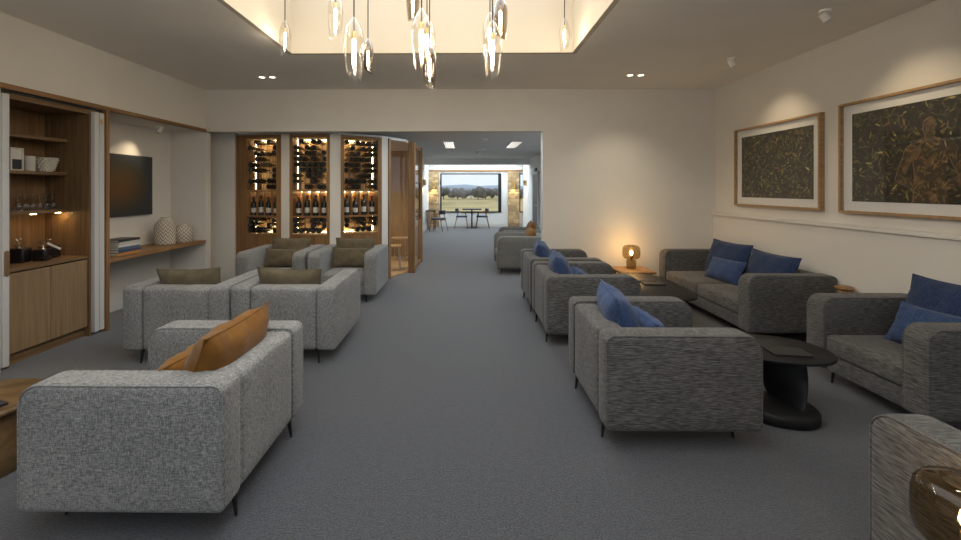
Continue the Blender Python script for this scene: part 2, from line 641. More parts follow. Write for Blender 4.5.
m.box(2.19, YE, WZ1, 2.46, YE + 0.25, ZK)
struct('wall_far', m, 'plaster_white')
struct('baseboard_far', bx(-1.5, YE - 0.015, 0, 2.34, YE, 0.13), 'skirting_paint')
struct('trim_6', bx(-1.5, YE - 0.06, 2.24, 2.34, YE - 0.001, 2.31), 'oak_x', label='oak pelmet strip above the picture window')
wf = struct('window_3', bx(WX0 + 0.04, YE + 0.10, WZ0 + 0.04, WX1 - 0.1, YE + 0.11, WZ1 - 0.04), 'pane', label='picture window looking over golden fields')
m = MB()
m.box(WX0, YE - 0.02, WZ0, WX0 + 0.05, YE + 0.16, WZ1)
m.box(WX1 - 0.12, YE - 0.02, WZ0, WX1, YE + 0.16, WZ1)
m.box(WX0, YE - 0.02, WZ1 - 0.045, WX1, YE + 0.16, WZ1)
m.box(WX0, YE - 0.02, WZ0, WX1, YE + 0.16, WZ0 + 0.045)
m.build('window_frame', 'black_metal', wf)
wf = struct('window_4', bx(2.23, YE + 0.10, WZ0 + 0.04, 2.46, YE + 0.11, WZ1 - 0.04), 'pane', label='narrow window by the stone pier')
m = MB()
m.box(2.19, YE - 0.02, WZ0, 2.235, YE + 0.16, WZ1)
m.box(2.19, YE - 0.02, WZ1 - 0.045, 2.46, YE + 0.16, WZ1)
m.box(2.19, YE - 0.02, WZ0, 2.46, YE + 0.16, WZ0 + 0.045)
m.build('window_frame', 'black_metal', wf)

# rubble stone piers, every course of stones built
random.seed(3)
STONE = [plain('stone_%d' % i, c, 0.95, noise=0.25, scale=12) for i, c in enumerate([(0.50, 0.36, 0.20), (0.42, 0.29, 0.15), (0.58, 0.43, 0.25), (0.36, 0.26, 0.15)])]
smesh = [MB().slab(1, 1, (0.15,) * 4, 1, 0.14, (-0.5, 0, -0.5), ((1, 0, 0), (0, 0, 1), (0, 1, 0)), seg=1).mesh('stone', s) for s in STONE]
for nm, x0, x1 in (('trim_7', -1.5, -1.07), ('trim_8', 1.72, 2.185)):
    st = struct(nm, bx(x0, YE - 0.11, 0, x1, YE - 0.0005, 2.235), 'sandstone', label='rubble sandstone pier beside the picture window')
    z = 0.0
    while z < 2.20:
        h = min(random.uniform(0.08, 0.17), 2.235 - z)
        if h < 0.04:
            break
        x = x0
        while x < x1 - 0.02:
            w = min(random.uniform(0.10, 0.26), x1 - x)
            o = bpy.data.objects.new('stone', random.choice(smesh))
            C.objects.link(o)
            o.parent = st
            o.location = (x + w / 2, YE - 0.12 - random.uniform(0, 0.02), z + h / 2 - 0.0)
            o.scale = (w * 0.95, 0.06, h * 0.93)
            o.location.z = z + h / 2
            x += w
        z += h
# slab() outline runs from 0..1 with origin -0.5: centre already at local zero

# far door in the corridor's right wall
d = struct('door_1', bx(2.30, 13.42, 0, 2.339, 14.38, 2.03), plain('door_grey', (0.10, 0.10, 0.11), 0.5), label='dark grey door in the corridor wall')
part('door_handle', 'steel', d, lambda m: m.tube((2.27, 13.52, 1.0), (2.27, 13.64, 1.0), 0.012).tube((2.30, 13.52, 1.0), (2.27, 13.52, 1.0), 0.012))
part('door_frame', 'skirting_paint', d, lambda m: m.box(2.29, 13.36, 0, 2.339, 13.42, 2.09).box(2.29, 14.38, 0, 2.339, 14.44, 2.09).box(2.29, 13.36, 2.03, 2.339, 14.44, 2.09))
ex = thing('exit_sign_box', 'small black sign box above the dark grey corridor door', 'sign box', (2.30, 13.9, 2.17))
part('housing', 'dark_plastic', ex, lambda m: m.box(-0.03, -0.18, -0.06, 0.03, 0.18, 0.05))
part('bracket', 'black_metal', ex, lambda m: m.box(0.03, -0.04, -0.03, 0.0398, 0.04, 0.03))

# unseen glowing panel added over the dining end, hidden by the dropped beam
struct('fill_panel_far', bx(-1.2, 15.6, ZK - 0.012, 2.0, 16.95, ZK - 0.001), 'far_fill_glow', label='unseen glowing ceiling panel added as daylight over the dining end')

struct('fill_panel_near', bx(-0.6, 6.62, ZK - 0.012, 2.1, 7.85, ZK - 0.001), 'near_fill_glow', label='unseen glowing ceiling panel added as daylight just inside the opening')  # hidden by the header; added to brighten the corridor

# ------------------------------------------------------------------ wine room
P = [(-3.71, 6.78), (-2.915, 6.625), (-2.77, 6.60), (-2.14, 6.605), (-1.985, 6.66), (-1.42, 7.08), (-1.33, 7.17), (-1.03, 7.70), (-0.98, 8.88)]
# plan of the drum: soffit box over it
lid = [(-4.7, 6.86), (-3.7, 6.86), (-2.77, 6.72), (-2.14, 6.72), (-1.42, 7.22), (-1.10, 7.75), (-1.06, 9.74), (-4.7, 9.74)]
struct('ceiling_wine_room', MB().prism(lid, ZH, ZH + 0.045), 'plaster_white')
struct('floor_wine_room', MB().prism([(-3.68, 6.86), (-2.78, 6.68), (-2.14, 6.69), (-1.36, 7.22), (-1.08, 7.72), (-1.03, 9.5), (-4.4, 9.5), (-4.4, 6.9)], 0.001, 0.012), 'oak_floor', label='pale oak boards inside the wine room')
m = MB()
m.box(-4.56, 6.72, 0, -3.72, 6.84, ZK)
m.box(-4.56, 6.42, 0, -4.45, 6.84, ZK)
struct('wall_wine_left', m, 'plaster')
m = MB()
m.box(-4.56, 6.84, 0, -4.45, 9.74, ZH)
m.box(-4.56, 9.62, 0, -1.0, 9.74, ZH)
struct('wall_wine_back', m, 'oak_pale_v')


def frame_of(p0, p1):
    d = Vector((p1[0] - p0[0], p1[1] - p0[1], 0))
    return d.length, math.atan2(d.y, d.x)


def white_post(p0, p1, nm):
    w, a = frame_of(p0, p1)
    o = bx(0, -0.01, 0, w, 0.10, ZH - 0.001).build(nm, 'plaster')
    o.location = (p0[0], p0[1], 0)
    o.rotation_euler = (0, 0, a)
    o['kind'] = 'structure'
    o['label'] = 'pale plaster pier between the wine cabinets'


white_post(P[1], P[2], 'trim_9')
white_post(P[3], P[4], 'trim_10')
white_post(P[5], P[6], 'trim_11')

bottle_prof = [(0.0, 0.0), (0.034, 0.0), (0.038, 0.004), (0.038, 0.19), (0.034, 0.215), (0.018, 0.245), (0.0145, 0.26), (0.0145, 0.30), (0.016, 0.302), (0.016, 0.315), (0.0, 0.315)]
bottle_me = MB().lathe(bottle_prof, 14, caps=False).mesh('wine_bottle', 'wine_glass_dark', True)
foil_me = MB().lathe([(0.0152, 0.262), (0.0155, 0.30), (0.017, 0.302), (0.017, 0.317), (0.0, 0.317)], 12, caps=False).mesh('foil', 'wine_foil', True)
label_me = MB().lathe([(0.0386, 0.05), (0.0386, 0.13)], 14, caps=False).mesh('paper_label', 'bottle_label', True)


def wine_cabinet(p0, p1, which, cols, side):
    w, a = frame_of(p0, p1)
    t = thing('wine_cabinet', 'oak wine cabinet with wire racks, ' + which.replace(' wine cabinet', ' one'), 'cabinet', (p0[0], p0[1], 0), a, 'curved row of wine cabinets')
    M = Matrix.Translation((p0[0], p0[1], 0)) @ Matrix.Rotation(a, 4, 'Z')
    s0, s1 = side
    dp = 0.34
    part('stile', 'oak_v', t, lambda m: m.box(0, -0.02, 0, s0, 0.06, ZH - 0.002))
    part('stile', 'oak_v', t, lambda m: m.box(w - s1, -0.02, 0, w, 0.06, ZH - 0.002))
    part('lintel', 'oak_x', t, lambda m: m.box(s0, -0.015, 2.35, w - s1, dp, ZH - 0.002))
    part('base_panel', 'oak_v', t, lambda m: m.box(s0, -0.015, 0, w - s1, 0.04, 0.80))
    part('sill', 'oak_x', t, lambda m: m.box(s0, -0.02, 0.80, w - s1, dp, 0.825))
    part('shelf', 'oak_x', t, lambda m: m.box(s0, -0.012, 1.09, w - s1, dp, 1.115))
    part('shelf', 'oak_x', t, lambda m: m.box(s0, -0.012, 1.50, w - s1, dp, 1.525))
    part('side_panel', 'oak_v', t, lambda m: m.box(s0 - 0.006, 0.06, 0.4, s0, dp, ZH - 0.002))
    part('side_panel', 'oak_v', t, lambda m: m.box(w - s1, 0.06, 0.4, w - s1 + 0.006, dp, ZH - 0.002))
    part('back_panel', 'oak_back', t, lambda m: m.box(s0 - 0.006, dp, 0.4, w - s1 + 0.006, dp + 0.012, ZH - 0.002))
    for z0, z1 in ((0.84, 1.08), (1.54, 2.34)):
        part('led_strip', 'led_strip', t, lambda m: m.box(s0, 0.20, z0, s0 + 0.005, 0.208, z1))
        part('led_strip', 'led_strip', t, lambda m: m.box(w - s1 - 0.005, 0.20, z0, w - s1, 0.208, z1))
    part('led_strip', 'led_strip', t, lambda m: m.box(s0 + 0.02, dp - 0.04, 1.492, w - s1 - 0.02, dp - 0.02, 1.4995))
    part('led_strip', 'led_strip', t, lambda m: m.box(s0 + 0.02, dp - 0.05, 2.338, w - s1 - 0.02, dp - 0.03, 2.349))  # hidden strip added for glow on the back panel
    part('led_strip', 'led_strip', t, lambda m: m.box(s0 + 0.02, dp - 0.03, 0.826, w - s1 - 0.02, dp - 0.015, 0.834))
    # wire racks
    iw = w - s0 - s1
    px = iw / cols
    for z0, z1, nm in ((0.84, 1.08, 'wire_rack'), (1.54, 2.34, 'wire_rack')):
        m = MB()
        for k in range(cols + 1):
            x = s0 + min(max(k * px, 0.006), iw - 0.006)
            for yy in (0.05, 0.26):
                m.box(x - 0.0025, yy, z0, x + 0.0025, yy + 0.005, z1)
        nz = int(round((z1 - z0) / 0.094))
        for k in range(nz + 1):
            z = z0 + (z1 - z0) * k / nz
            for yy in (0.045, 0.255):
                m.box(s0 + 0.003, yy, z - 0.0025, w - s1 - 0.003, yy + 0.005, z + 0.0025)
        m.build(nm, 'black_metal', t)
    # bottles lying in the racks
    for z0, z1 in ((0.84, 1.08), (1.54, 2.34)):
        nz = int(round((z1 - z0) / 0.094))
        hz = (z1 - z0) / nz
        for r in range(nz):
            for k in range(cols):
                if random.random() < 0.44:
                    continue
                b = bpy.data.objects.new('wine_bottle', bottle_me)
                C.objects.link(b)
                flip = False
                yy = random.uniform(-0.015, 0.02)
                loc = Vector((s0 + (k + 0.5) * px, yy if not flip else 0.335 - abs(yy), z0 + r * hz + 0.041))
                R = Matrix.Rotation(-PI / 2 if not flip else PI / 2, 4, 'X')
                b.matrix_world = M @ Matrix.Translation(loc) @ R
                tag(b, 'dark wine bottle in the %s rack of ' % ('tall upper' if z0 > 1.2 else 'low bottom') + which, 'bottle', 'bottles lying in the wine racks')
    # bottles standing on the middle shelf and slim oak dividers between them
    ns = 4 if iw > 0.5 else 3
    for k in range(1, ns):
        part('divider', 'oak_v', t, lambda m: m.box(s0 + iw * k / ns - 0.006, 0.05, 1.115, s0 + iw * k / ns + 0.006, dp, 1.50))
    for k in range(ns):
        b = thing('wine_bottle', 'labelled bottle upright on the open shelf of ' + which, 'bottle', group='bottles standing in the wine cabinets')
        for nm, me in (('glass_body', bottle_me), ('foil', foil_me), ('paper_label', label_me)):
            o = bpy.data.objects.new(nm, me)
            C.objects.link(o)
            o.parent = b
        b.matrix_world = M @ Matrix.Translation((s0 + iw * (k + 0.5) / ns, 0.07, 1.1155)) @ Matrix.Diagonal((random.uniform(0.95, 1.15),) * 2 + (random.uniform(0.9, 1.05), 1))
    return t


random.seed(11)
wine_cabinet(P[0], P[1], 'the wine cabinet beside the plaster wall', 5, (0.19, 0.08))
wine_cabinet(P[2], P[3], 'the middle wine cabinet', 6, (0.045, 0.045))
wine_cabinet(P[4], P[5], 'the wine cabinet beside the glass screen', 6, (0.05, 0.07))

# glass screen + pivot door of the wine room
t = thing('glass_screen', 'fixed glass screen with an oak post beside the wine cabinets', 'glass screen', (P[6][0], P[6][1], 0), frame_of(P[6], P[7])[1])
w = frame_of(P[6], P[7])[0]
part('post', 'oak_v', t, lambda m: m.box(0, -0.03, 0, 0.05, 0.06, ZH - 0.002))
part('glass_pane', 'pane', t, lambda m: m.box(0.05, 0.01, 0.015, w - 0.03, 0.018, ZH - 0.01))
t = thing('glass_door', 'oak framed glass door with a long black pull handle', 'door', (P[7][0], P[7][1], 0), frame_of(P[7], P[8])[1])
w = frame_of(P[7], P[8])[0]
st = part('stile', 'oak_v', t, lambda m: m.box(-0.02, -0.10, 0.004, 0.07, 0.02, ZH - 0.004))
part('stile', 'oak_v', t, lambda m: m.box(w - 0.06, -0.07, 0.004, w + 0.02, 0.02, ZH - 0.004))
part('rail', 'oak_x', t, lambda m: m.box(0.07, -0.05, 0.004, w - 0.06, 0.0, 0.07).box(0.07, -0.05, ZH - 0.08, w - 0.06, 0.0, ZH - 0.004))
part('glass_pane', 'pane', t, lambda m: m.box(0.07, -0.03, 0.07, w - 0.06, -0.02, ZH - 0.08))
part('pull_handle', 'black_metal', t, lambda m: m.path([(0.62, -0.03, 0.95), (0.62, -0.10, 0.95), (0.62, -0.10, 1.66), (0.62, -0.03, 1.66)], 0.014, 8), True)


for x, y, lb in ((-1.75, 8.2, 'added round warm downlight in the wine room soffit by the stools'), (-2.9, 8.2, 'added round warm downlight in the wine room soffit behind the cabinets')):
    t = thing('downlight', lb, 'downlight', (x, y, ZH), 0, 'added wine room downlights')  # fittings added to light the dark wine room interior
    part('bezel', 'white_enamel', t, lambda m: m.lathe([(0.06, -0.0008), (0.06, -0.006), (0.047, -0.006), (0.047, -0.0008)], 18, caps=False))
    part('lamp', 'downlight_glow', t, lambda m: m.lathe([(0, -0.003), (0.046, -0.003), (0.046, -0.0008), (0, -0.0008)], 18, caps=False))
    ld = bpy.data.lights.new('downlight_beam', 'SPOT')
    ld.energy, ld.color, ld.spot_size, ld.spot_blend, ld.shadow_soft_size = 70, (1, 0.80, 0.52), math.radians(140), 1.0, 0.05
    lo = bpy.data.objects.new('downlight_beam', ld)
    C.objects.link(lo)
    lo.parent = t
    lo.location = (0, 0, -0.012)


def stool(loc, h, label, rz):
    t = thing('stool', label, 'stool', loc, rz, 'stools in the wine room')
    part('seat', 'oak_floor', t, lambda m: m.slab(0.36, 0.30, (0.05,) * 4, 0.03, 0.008, (-0.18, -0.15, h - 0.03)), True)
    for sx in (-1, 1):
        for sy in (-1, 1):
            part('leg', 'steel', t, lambda m: m.tube((sx * 0.14, sy * 0.11, h - 0.03), (sx * 0.16, sy * 0.13, 0.0), 0.011))
    part('stretcher', 'steel', t, lambda m: m.box(-0.155, -0.125, 0.15, -0.145, 0.125, 0.165).box(0.145, -0.125, 0.15, 0.155, 0.125, 0.165))


stool((-1.42, 8.05, 0.012), 0.45, 'low oak stool with steel legs just inside the glass screen', 0.1)
stool((-1.40, 8.95, 0.012), 0.50, 'oak stool with steel legs deeper inside the wine room', -0.1)

# ------------------------------------------------------------------ bar cabinet in the left wall
CB0, CB1, CXF, CXB = 3.585, 4.365, -3.965, -4.42
t = thing('bar_cabinet', 'oak bar cabinet with open shelves between folded pale doors', 'cabinet', (0, 0, 0))
part('back_panel', 'oak_bar_v', t, lambda m: m.box(CXB - 0.02, CB0, 0, CXB, CB1, 2.395))
part('side_panel', 'oak_bar_v', t, lambda m: m.box(CXB, CB1, 0, CXF + 0.02, CB1 + 0.02, 2.395))
part('side_panel', 'oak_bar_v', t, lambda m: m.box(CXB, CB0 - 0.02, 0, CXF + 0.02, CB0, 2.395))
part('top_panel', 'oak_bar_y', t, lambda m: m.box(CXB, CB0, 2.33, CXF + 0.02, CB1, 2.395))
part('door_track', 'black_metal', t, lambda m: m.box(CXF + 0.021, 3.50, 2.375, XL - 0.022, 4.52, 2.398))
for z in (2.045, 1.70, 1.315):
    part('shelf', 'oak_bar_y', t, lambda m: m.box(CXB, CB0, z - 0.012, -4.18, CB1, z + 0.02))
part('worktop', 'oak_bar_y', t, lambda m: m.box(CXB, CB0, 0.82, CXF + 0.005, CB1, 0.85))
mid = (CB0 + CB1) / 2
for y0, y1 in ((CB0 + 0.002, mid - 0.002), (mid + 0.002, CB1 - 0.002)):
    part('cupboard_door', 'oak_bar_door', t, lambda m: m.slab(y1 - y0, 0.70, (0.002,) * 4, 0.02, 0.0015, (CXF - 0.02, y0, 0.105), ((0, 1, 0), (0, 0, 1), (1, 0, 0)), seg=1))
part('kickboard', 'oak_bar_y', t, lambda m: m.box(CXF - 0.06, CB0, 0.0, CXF - 0.04, CB1, 0.10))
for y in (4.05, 4.30):
    part('shelf_light', 'led_shelf', t, lambda m: m.lathe([(0.0, 0.0), (0.022, 0.0), (0.022, 0.004), (0.0, 0.004)], 14, (-4.215, y, 1.2985), False))
for (y0, y1, x1) in ((4.39, 4.445, XL + 0.01), (4.455, 4.515, XL + 0.005), (3.505, 3.56, XL + 0.012)):
    lf = part('folding_door', 'door_paint', t, lambda m: m.slab(0.44, 2.33, (0.004,) * 4, y1 - y0, 0.004, (x1 - 0.44, y0, 0.03), ((1, 0, 0), (0, 0, 1), (0, 1, 0)), seg=1), True)
    if y0 < 4:
        part('finger_pull', 'oak_bar_v', lf, lambda m: m.slab(0.04, 0.22, (0.019,) * 4, 0.008, 0.003, (x1 + 0.0005, y0 + 0.01, 0.80), ((0, 1, 0), (0, 0, 1), (1, 0, 0))), True)
    elif y0 > 4.45:
        part('hinge', 'brass', lf, lambda m: m.box(x1, y0 - 0.01, 2.25, x1 + 0.004, y0 + 0.03, 2.30))

# things on the bar shelves
SH = {1: 2.065, 2: 1.72, 3: 1.335, 0: 0.85}
tag(MB().lathe([(0.0, 0), (0.042, 0), (0.045, 0.004), (0.045, 0.15), (0.041, 0.15), (0.041, 0.01), (0.0, 0.01)], 20, caps=False).build('tumbler', 'ceramic_cream', smooth=True, loc=(-4.30, 4.095, SH[2])), 'plain cream cylinder tumbler beside the woven bowl on the oak shelf', 'tumbler')
t = thing('photo_stand', 'small pale framed card at the end of the oak shelf', 'picture frame', (-4.30, 3.975, SH[2]))
part('frame', 'ceramic_cream', t, lambda m: m.box(-0.01, -0.06, 0, 0.01, -0.045, 0.22).box(-0.01, 0.045, 0, 0.01, 0.06, 0.22).box(-0.01, -0.045, 0.205, 0.01, 0.045, 0.22).box(-0.01, -0.045, 0, 0.01, 0.045, 0.015))
part('card', 'dark_plastic', t, lambda m: m.box(-0.006, -0.045, 0.015, 0.004, 0.045, 0.11))
part('mount', 'page_white', t, lambda m: m.box(-0.006, -0.045, 0.11, 0.004, 0.045, 0.205))
t = thing('woven_bowl', 'cream woven bowl with flared sides on the oak shelf', 'bowl', (-4.30, 4.255, SH[2]))
part('bowl', 'ceramic_cream', t, lambda m: m.lathe([(0, 0), (0.055, 0), (0.075, 0.05), (0.097, 0.135), (0.103, 0.14), (0.097, 0.145), (0.09, 0.135), (0.068, 0.05), (0.05, 0.01), (0, 0.01)], 24, caps=False), True)
m = MB()
for k in range(6):
    for j in range(18):
        a = 2 * PI * (j + 0.5 * (k % 2)) / 18
        z = 0.018 + k * 0.021
        r = 0.062 + z * 0.27
        m.box(r * math.cos(a) - 0.006, r * math.sin(a) - 0.006, z - 0.005, r * math.cos(a) + 0.006, r * math.sin(a) + 0.006, z + 0.005)
m.build('weave_knots', 'ceramic_cream', t)['kind'] = 'stuff'
glass0 = MB().lathe([(0, 0.16), (0.032, 0.16), (0.032, 0.157), (0.005, 0.152), (0.0035, 0.14), (0.0035, 0.09), (0.012, 0.082), (0.033, 0.055), (0.035, 0.035), (0.029, 0.0)], 18, caps=False).build('wine_glass', 'stemware', smooth=True)
for k in range(6):
    g = glass0 if k == 0 else copy_tree(glass0)
    g.location = (-4.30, 3.985 + k * 0.069, SH[3])
    tag(g, 'stemmed wine glass turned upside down on the lit oak shelf', 'wine glass', 'wine glasses on the bar shelf')


def jar(loc, s, label, tagged):
    t = thing('decanter_jar', label, 'jar', loc, 0.3, 'dark jars on the bar worktop')
    part('jar_body', 'stuff_dark', t, lambda m: m.slab(0.13 * s, 0.13 * s, (0.02,) * 4, 0.13 * s, 0.012, (-0.065 * s, -0.065 * s, 0)), True)
    part('neck', 'stemware', t, lambda m: m.lathe([(0.03, 0.13 * s), (0.025, 0.145 * s), (0.04, 0.16 * s), (0.0, 0.162 * s)], 16, caps=False), True)
    part('stopper', 'stemware', t, lambda m: m.lathe([(0.0, 0.162 * s), (0.008, 0.163 * s), (0.012, 0.19 * s), (0.03, 0.205 * s), (0.022, 0.222 * s), (0, 0.228 * s)], 16, caps=False), True)
    if tagged:
        part('paper_tag', 'bottle_label', t, lambda m: m.add([(0.02, 0.03, 0.16), (0.02, 0.05, 0.17), (0.075, 0.15, 0.10), (0.075, 0.13, 0.085), (0.018, 0.03, 0.158), (0.018, 0.05, 0.168), (0.073, 0.15, 0.098), (0.073, 0.13, 0.083)], [(0, 1, 2, 3), (7, 6, 5, 4), (0, 4, 5, 1), (1, 5, 6, 2), (2, 6, 7, 3), (3, 7, 4, 0)]))


jar((-4.22, 3.925, SH[0]), 1.05, 'tall dark square jar with glass stopper by the folded door', False)
jar((-4.11, 4.035, SH[0]), 0.86, 'dark square jar with a pale paper tag on the worktop', True)
jar((-4.20, 4.21, SH[0]), 0.9, 'dark square jar standing apart on the worktop', False)

# ------------------------------------------------------------------ niche: desk shelf, canvas, books, vases, spot
struct('trim_12', bx(-4.449, 4.573, 0.735, XL + 0.005, 6.299, 0.77), 'oak_y', label='oak desk shelf across the niche')
t = thing('canvas_painting', 'dark unframed canvas with a dim rust orb', 'painting', (-4.43, 5.30, 1.59))
part('canvas', 'orb_canvas', t, lambda m: m.box(-0.019, -0.57, -0.40, 0.02, 0.57, 0.40))
z = 0.77
dims = [(0.25, 0.36, 0.03), (0.25, 0.35, 0.034), (0.24, 0.34, 0.03), (0.24, 0.34, 0.026), (0.23, 0.33, 0.034), (0.23, 0.33, 0.026)]
order = [5, 0, 2, 3, 1, 4]
desc = ['tan covered book at the bottom of the pile', 'dark navy book lying on the tan book', 'blue covered book in the middle of the pile', 'cream covered book above the blue book', 'light grey book under the top book', 'black book on top of the pile']
for i, ci in enumerate(order):
    w_, l__, h_ = dims[i]
    b = thing('book', desc[i] + ' on the niche desk', 'book', (-4.13, 4.98 + random.uniform(-0.012, 0.012), z), random.uniform(-0.06, 0.06), 'books piled on the niche desk')
    part('cover', 'book_cover_%d' % ci, b, lambda m: m.box(-w_ / 2, -l__ / 2, 0, w_ / 2, l__ / 2, 0.003).box(-w_ / 2, -l__ / 2, h_ - 0.003, w_ / 2, l__ / 2, h_).box(w_ / 2 - 0.003, -l__ / 2, 0.003, w_ / 2, l__ / 2, h_ - 0.003))
    part('pages', 'page_white', b, lambda m: m.box(-w_ / 2 + 0.005, -l__ / 2 + 0.005, 0.003, w_ / 2 - 0.003, l__ / 2 - 0.005, h_ - 0.003))
    z += h_
for nm, loc, r, h in (('taller cream chevron vase with a narrow neck on the niche desk', (-4.20, 5.83, 0.77), 0.128, 0.385), ('shorter cream chevron vase with a narrow neck on the niche desk', (-4.13, 6.10, 0.77), 0.125, 0.275)):
    t = thing('vase', nm, 'vase', loc, 0, 'chevron vases in the niche')
    part('body', 'vase_chevron', t, lambda m: m.lathe([(0, 0), (r * 0.9, 0), (r, 0.015), (r, h * 0.62), (r * 0.9, h * 0.76), (r * 0.55, h * 0.88), (r * 0.40, h * 0.92)], 32, caps=False), True)
    part('neck', 'ceramic_cream', t, lambda m: m.lathe([(r * 0.40, h * 0.92), (r * 0.38, h * 0.95), (r * 0.5, h), (r * 0.44, h), (r * 0.3, h * 0.93), (0, h * 0.9)], 24, caps=False), True)


def spotlight(loc, aim, power, size, label, grp, z_top, blend=1.0, colr=(1, 0.80, 0.52), nm='ceiling_spotlight'):
    t = thing(nm, label, 'spotlight', loc, 0, grp)
    dz = z_top - loc[2]
    part('mount', 'ceiling_paint', t, lambda m: m.lathe([(0.0, dz - 0.02), (0.045, dz - 0.02), (0.045, dz - 0.0005), (0, dz - 0.0005)], 18, caps=False).tube((0, 0, dz - 0.02), (0, 0, 0.02), 0.01))
    d = (Vector(aim) - Vector(loc)).normalized()
    part('head', 'ceiling_paint', t, lambda m: m.tube(-d * 0.035, d * 0.04, 0.030, 0.030, 16), 30)
    part('lens', 'dark_plastic', t, lambda m: m.tube(d * 0.0402, d * 0.044, 0.026, 0.026, 16), 30)
    ld = bpy.data.lights.new('spot_beam', 'SPOT')
    ld.energy = power
    ld.color = colr
    ld.spot_size = math.radians(size)
    ld.spot_blend = blend
    ld.shadow_soft_size = 0.03
    lo = bpy.data.objects.new('spot_beam', ld)
    C.objects.link(lo)
    lo.parent = t
    lo.location = d * 0.065
    lo.rotation_euler = d.to_track_quat('-Z', 'Y').to_euler()


spotlight((-4.15, 5.66, 2.345), (-4.45, 5.42, 1.75), 10, 80, 'small spotlight in the niche soffit above the canvas', None, 2.40)
spotlight((3.04, 4.83, 2.985), (3.73, 4.98, 1.85), 17, 80, 'white ceiling spotlight aimed at the foliage print without a figure', 'ceiling spotlights', ZC)
spotlight((3.00, 3.54, 2.985), (3.73, 3.45, 1.85), 17, 80, 'white ceiling spotlight aimed at the print with the figure', 'ceiling spotlights', ZC)

# recessed downlights in pairs; the out-of-frame ones are added to brighten the lounge
for x, y, lb in ((-2.72, 5.585, 'twin recessed downlight above the olive cushion armchairs'), (2.16, 5.535, 'twin recessed downlight above the glass table lamp'),
                 (-2.72, 2.4, 'added unseen twin downlight above the drum table'), (2.16, 2.4, 'added unseen twin downlight above the black oval pedestal table'),
                 (-2.72, -0.6, 'added unseen twin downlight at the glazed wall, bar side'), (2.16, -0.6, 'added unseen twin downlight at the glazed wall, art side')):
    t = thing('downlight', lb, 'downlight', (x, y, ZC), 0, 'twin recessed downlights')
    for k in (0, 1):
        part('bezel', 'white_enamel', t, lambda m: m.lathe([(0.047, -0.0008), (0.047, -0.006), (0.036, -0.006), (0.036, -0.0008)], 18, (k * 0.14, 0, 0), False))
        part('lamp', 'downlight_glow', t, lambda m: m.lathe([(0, -0.003), (0.035, -0.003), (0.035, -0.0008), (0, -0.0008)], 18, (k * 0.14, 0, 0), False))
        ld = bpy.data.lights.new('downlight_beam', 'SPOT')
        ld.energy, ld.color, ld.spot_size, ld.spot_blend, ld.shadow_soft_size = (28 if y > 5 else 14), (1, 0.84, 0.6), math.radians(110), 1.0, 0.04
        lo = bpy.data.objects.new('downlight_beam', ld)
        C.objects.link(lo)
        lo.parent = t
        lo.location = (k * 0.14, 0, -0.012)

# corridor ceiling fittings
for x, lb in ((-0.40, 'lit slotted ceiling grille nearer the wine room door'), (1.20, 'lit slotted ceiling grille on the sofa side of the corridor')):
    t = thing('ceiling_grille', lb, 'grille', (x, 10.5, ZK), 0, 'slotted ceiling grilles')
    part('frame', 'white_enamel', t, lambda m: m.box(-0.13, -0.75, -0.012, -0.115, 0.75, -0.0008).box(0.115, -0.75, -0.012, 0.13, 0.75, -0.0008).box(-0.115, -0.75, -0.012, 0.115, -0.735, -0.0008).box(-0.115, 0.735, -0.012, 0.115, 0.75, -0.0008))
    for k in range(5):
        part('light_slot', 'grille_glow', t, lambda m: m.box(-0.105 + k * 0.046, -0.735, -0.006, -0.083 + k * 0.046, 0.735, -0.0008))
    for k in range(4):
        part('slat', 'ceiling_paint', t, lambda m: m.box(-0.082 + k * 0.046, -0.735, -0.02, -0.062 + k * 0.046, 0.735, -0.0008))
for x, y, r, lb in ((0.40, 9.25, 0.09, 'white smoke detector on the corridor ceiling, nearer the header'), (0.40, 11.7, 0.17, 'wide flat speaker disc on the corridor ceiling'), (0.38, 12.7, 0.08, 'small white disc on the corridor ceiling past the speaker')):
    t = thing('ceiling_disc', lb, 'ceiling fitting', (x, y, ZK))
    part('housing', 'white_enamel', t, lambda m: m.lathe([(0, -0.035), (r * 0.6, -0.035), (r, -0.012), (r, -0.0008), (0, -0.0008)], 20, caps=False), 30)
    part('vent_ring', 'ceiling_paint', t, lambda m: m.lathe([(r * 0.3, -0.037), (r * 0.5, -0.037), (r * 0.5, -0.0352), (r * 0.3, -0.0352)], 20, caps=False))


def sconce(loc, rz, label):
    t = thing('wall_sconce', label, 'wall light', loc, rz, 'brass wall sconces')
    part('back_plate', 'brass', t, lambda m: m.box(-0.06, -0.012, -0.14, 0.06, -0.0005, 0.14))
    part('shade', 'brass', t, lambda m: m.lathe([(0.05, -0.10), (0.055, -0.10), (0.055, 0.10), (0.05, 0.10)], 16, (0, -0.07, 0), False), 30)
    part('bulb', 'sconce_glow', t, lambda m: m.lathe([(0, -0.09), (0.035, -0.09), (0.035, -0.05), (0, -0.05)], 12, (0, -0.07, 0), False).lathe([(0, 0.05), (0.035, 0.05), (0.035, 0.09), (0, 0.09)], 12, (0, -0.07, 0), False))
    ld = bpy.data.lights.new('sconce_beam', 'SPOT')
    ld.energy, ld.color, ld.spot_size, ld.spot_blend, ld.shadow_soft_size = 16, (1, 0.72, 0.36), math.radians(110), 0.7, 0.03
    lo = bpy.data.objects.new('sconce_beam', ld)
    C.objects.link(lo)
    lo.parent = t
    lo.location = (0, -0.07, -0.105)


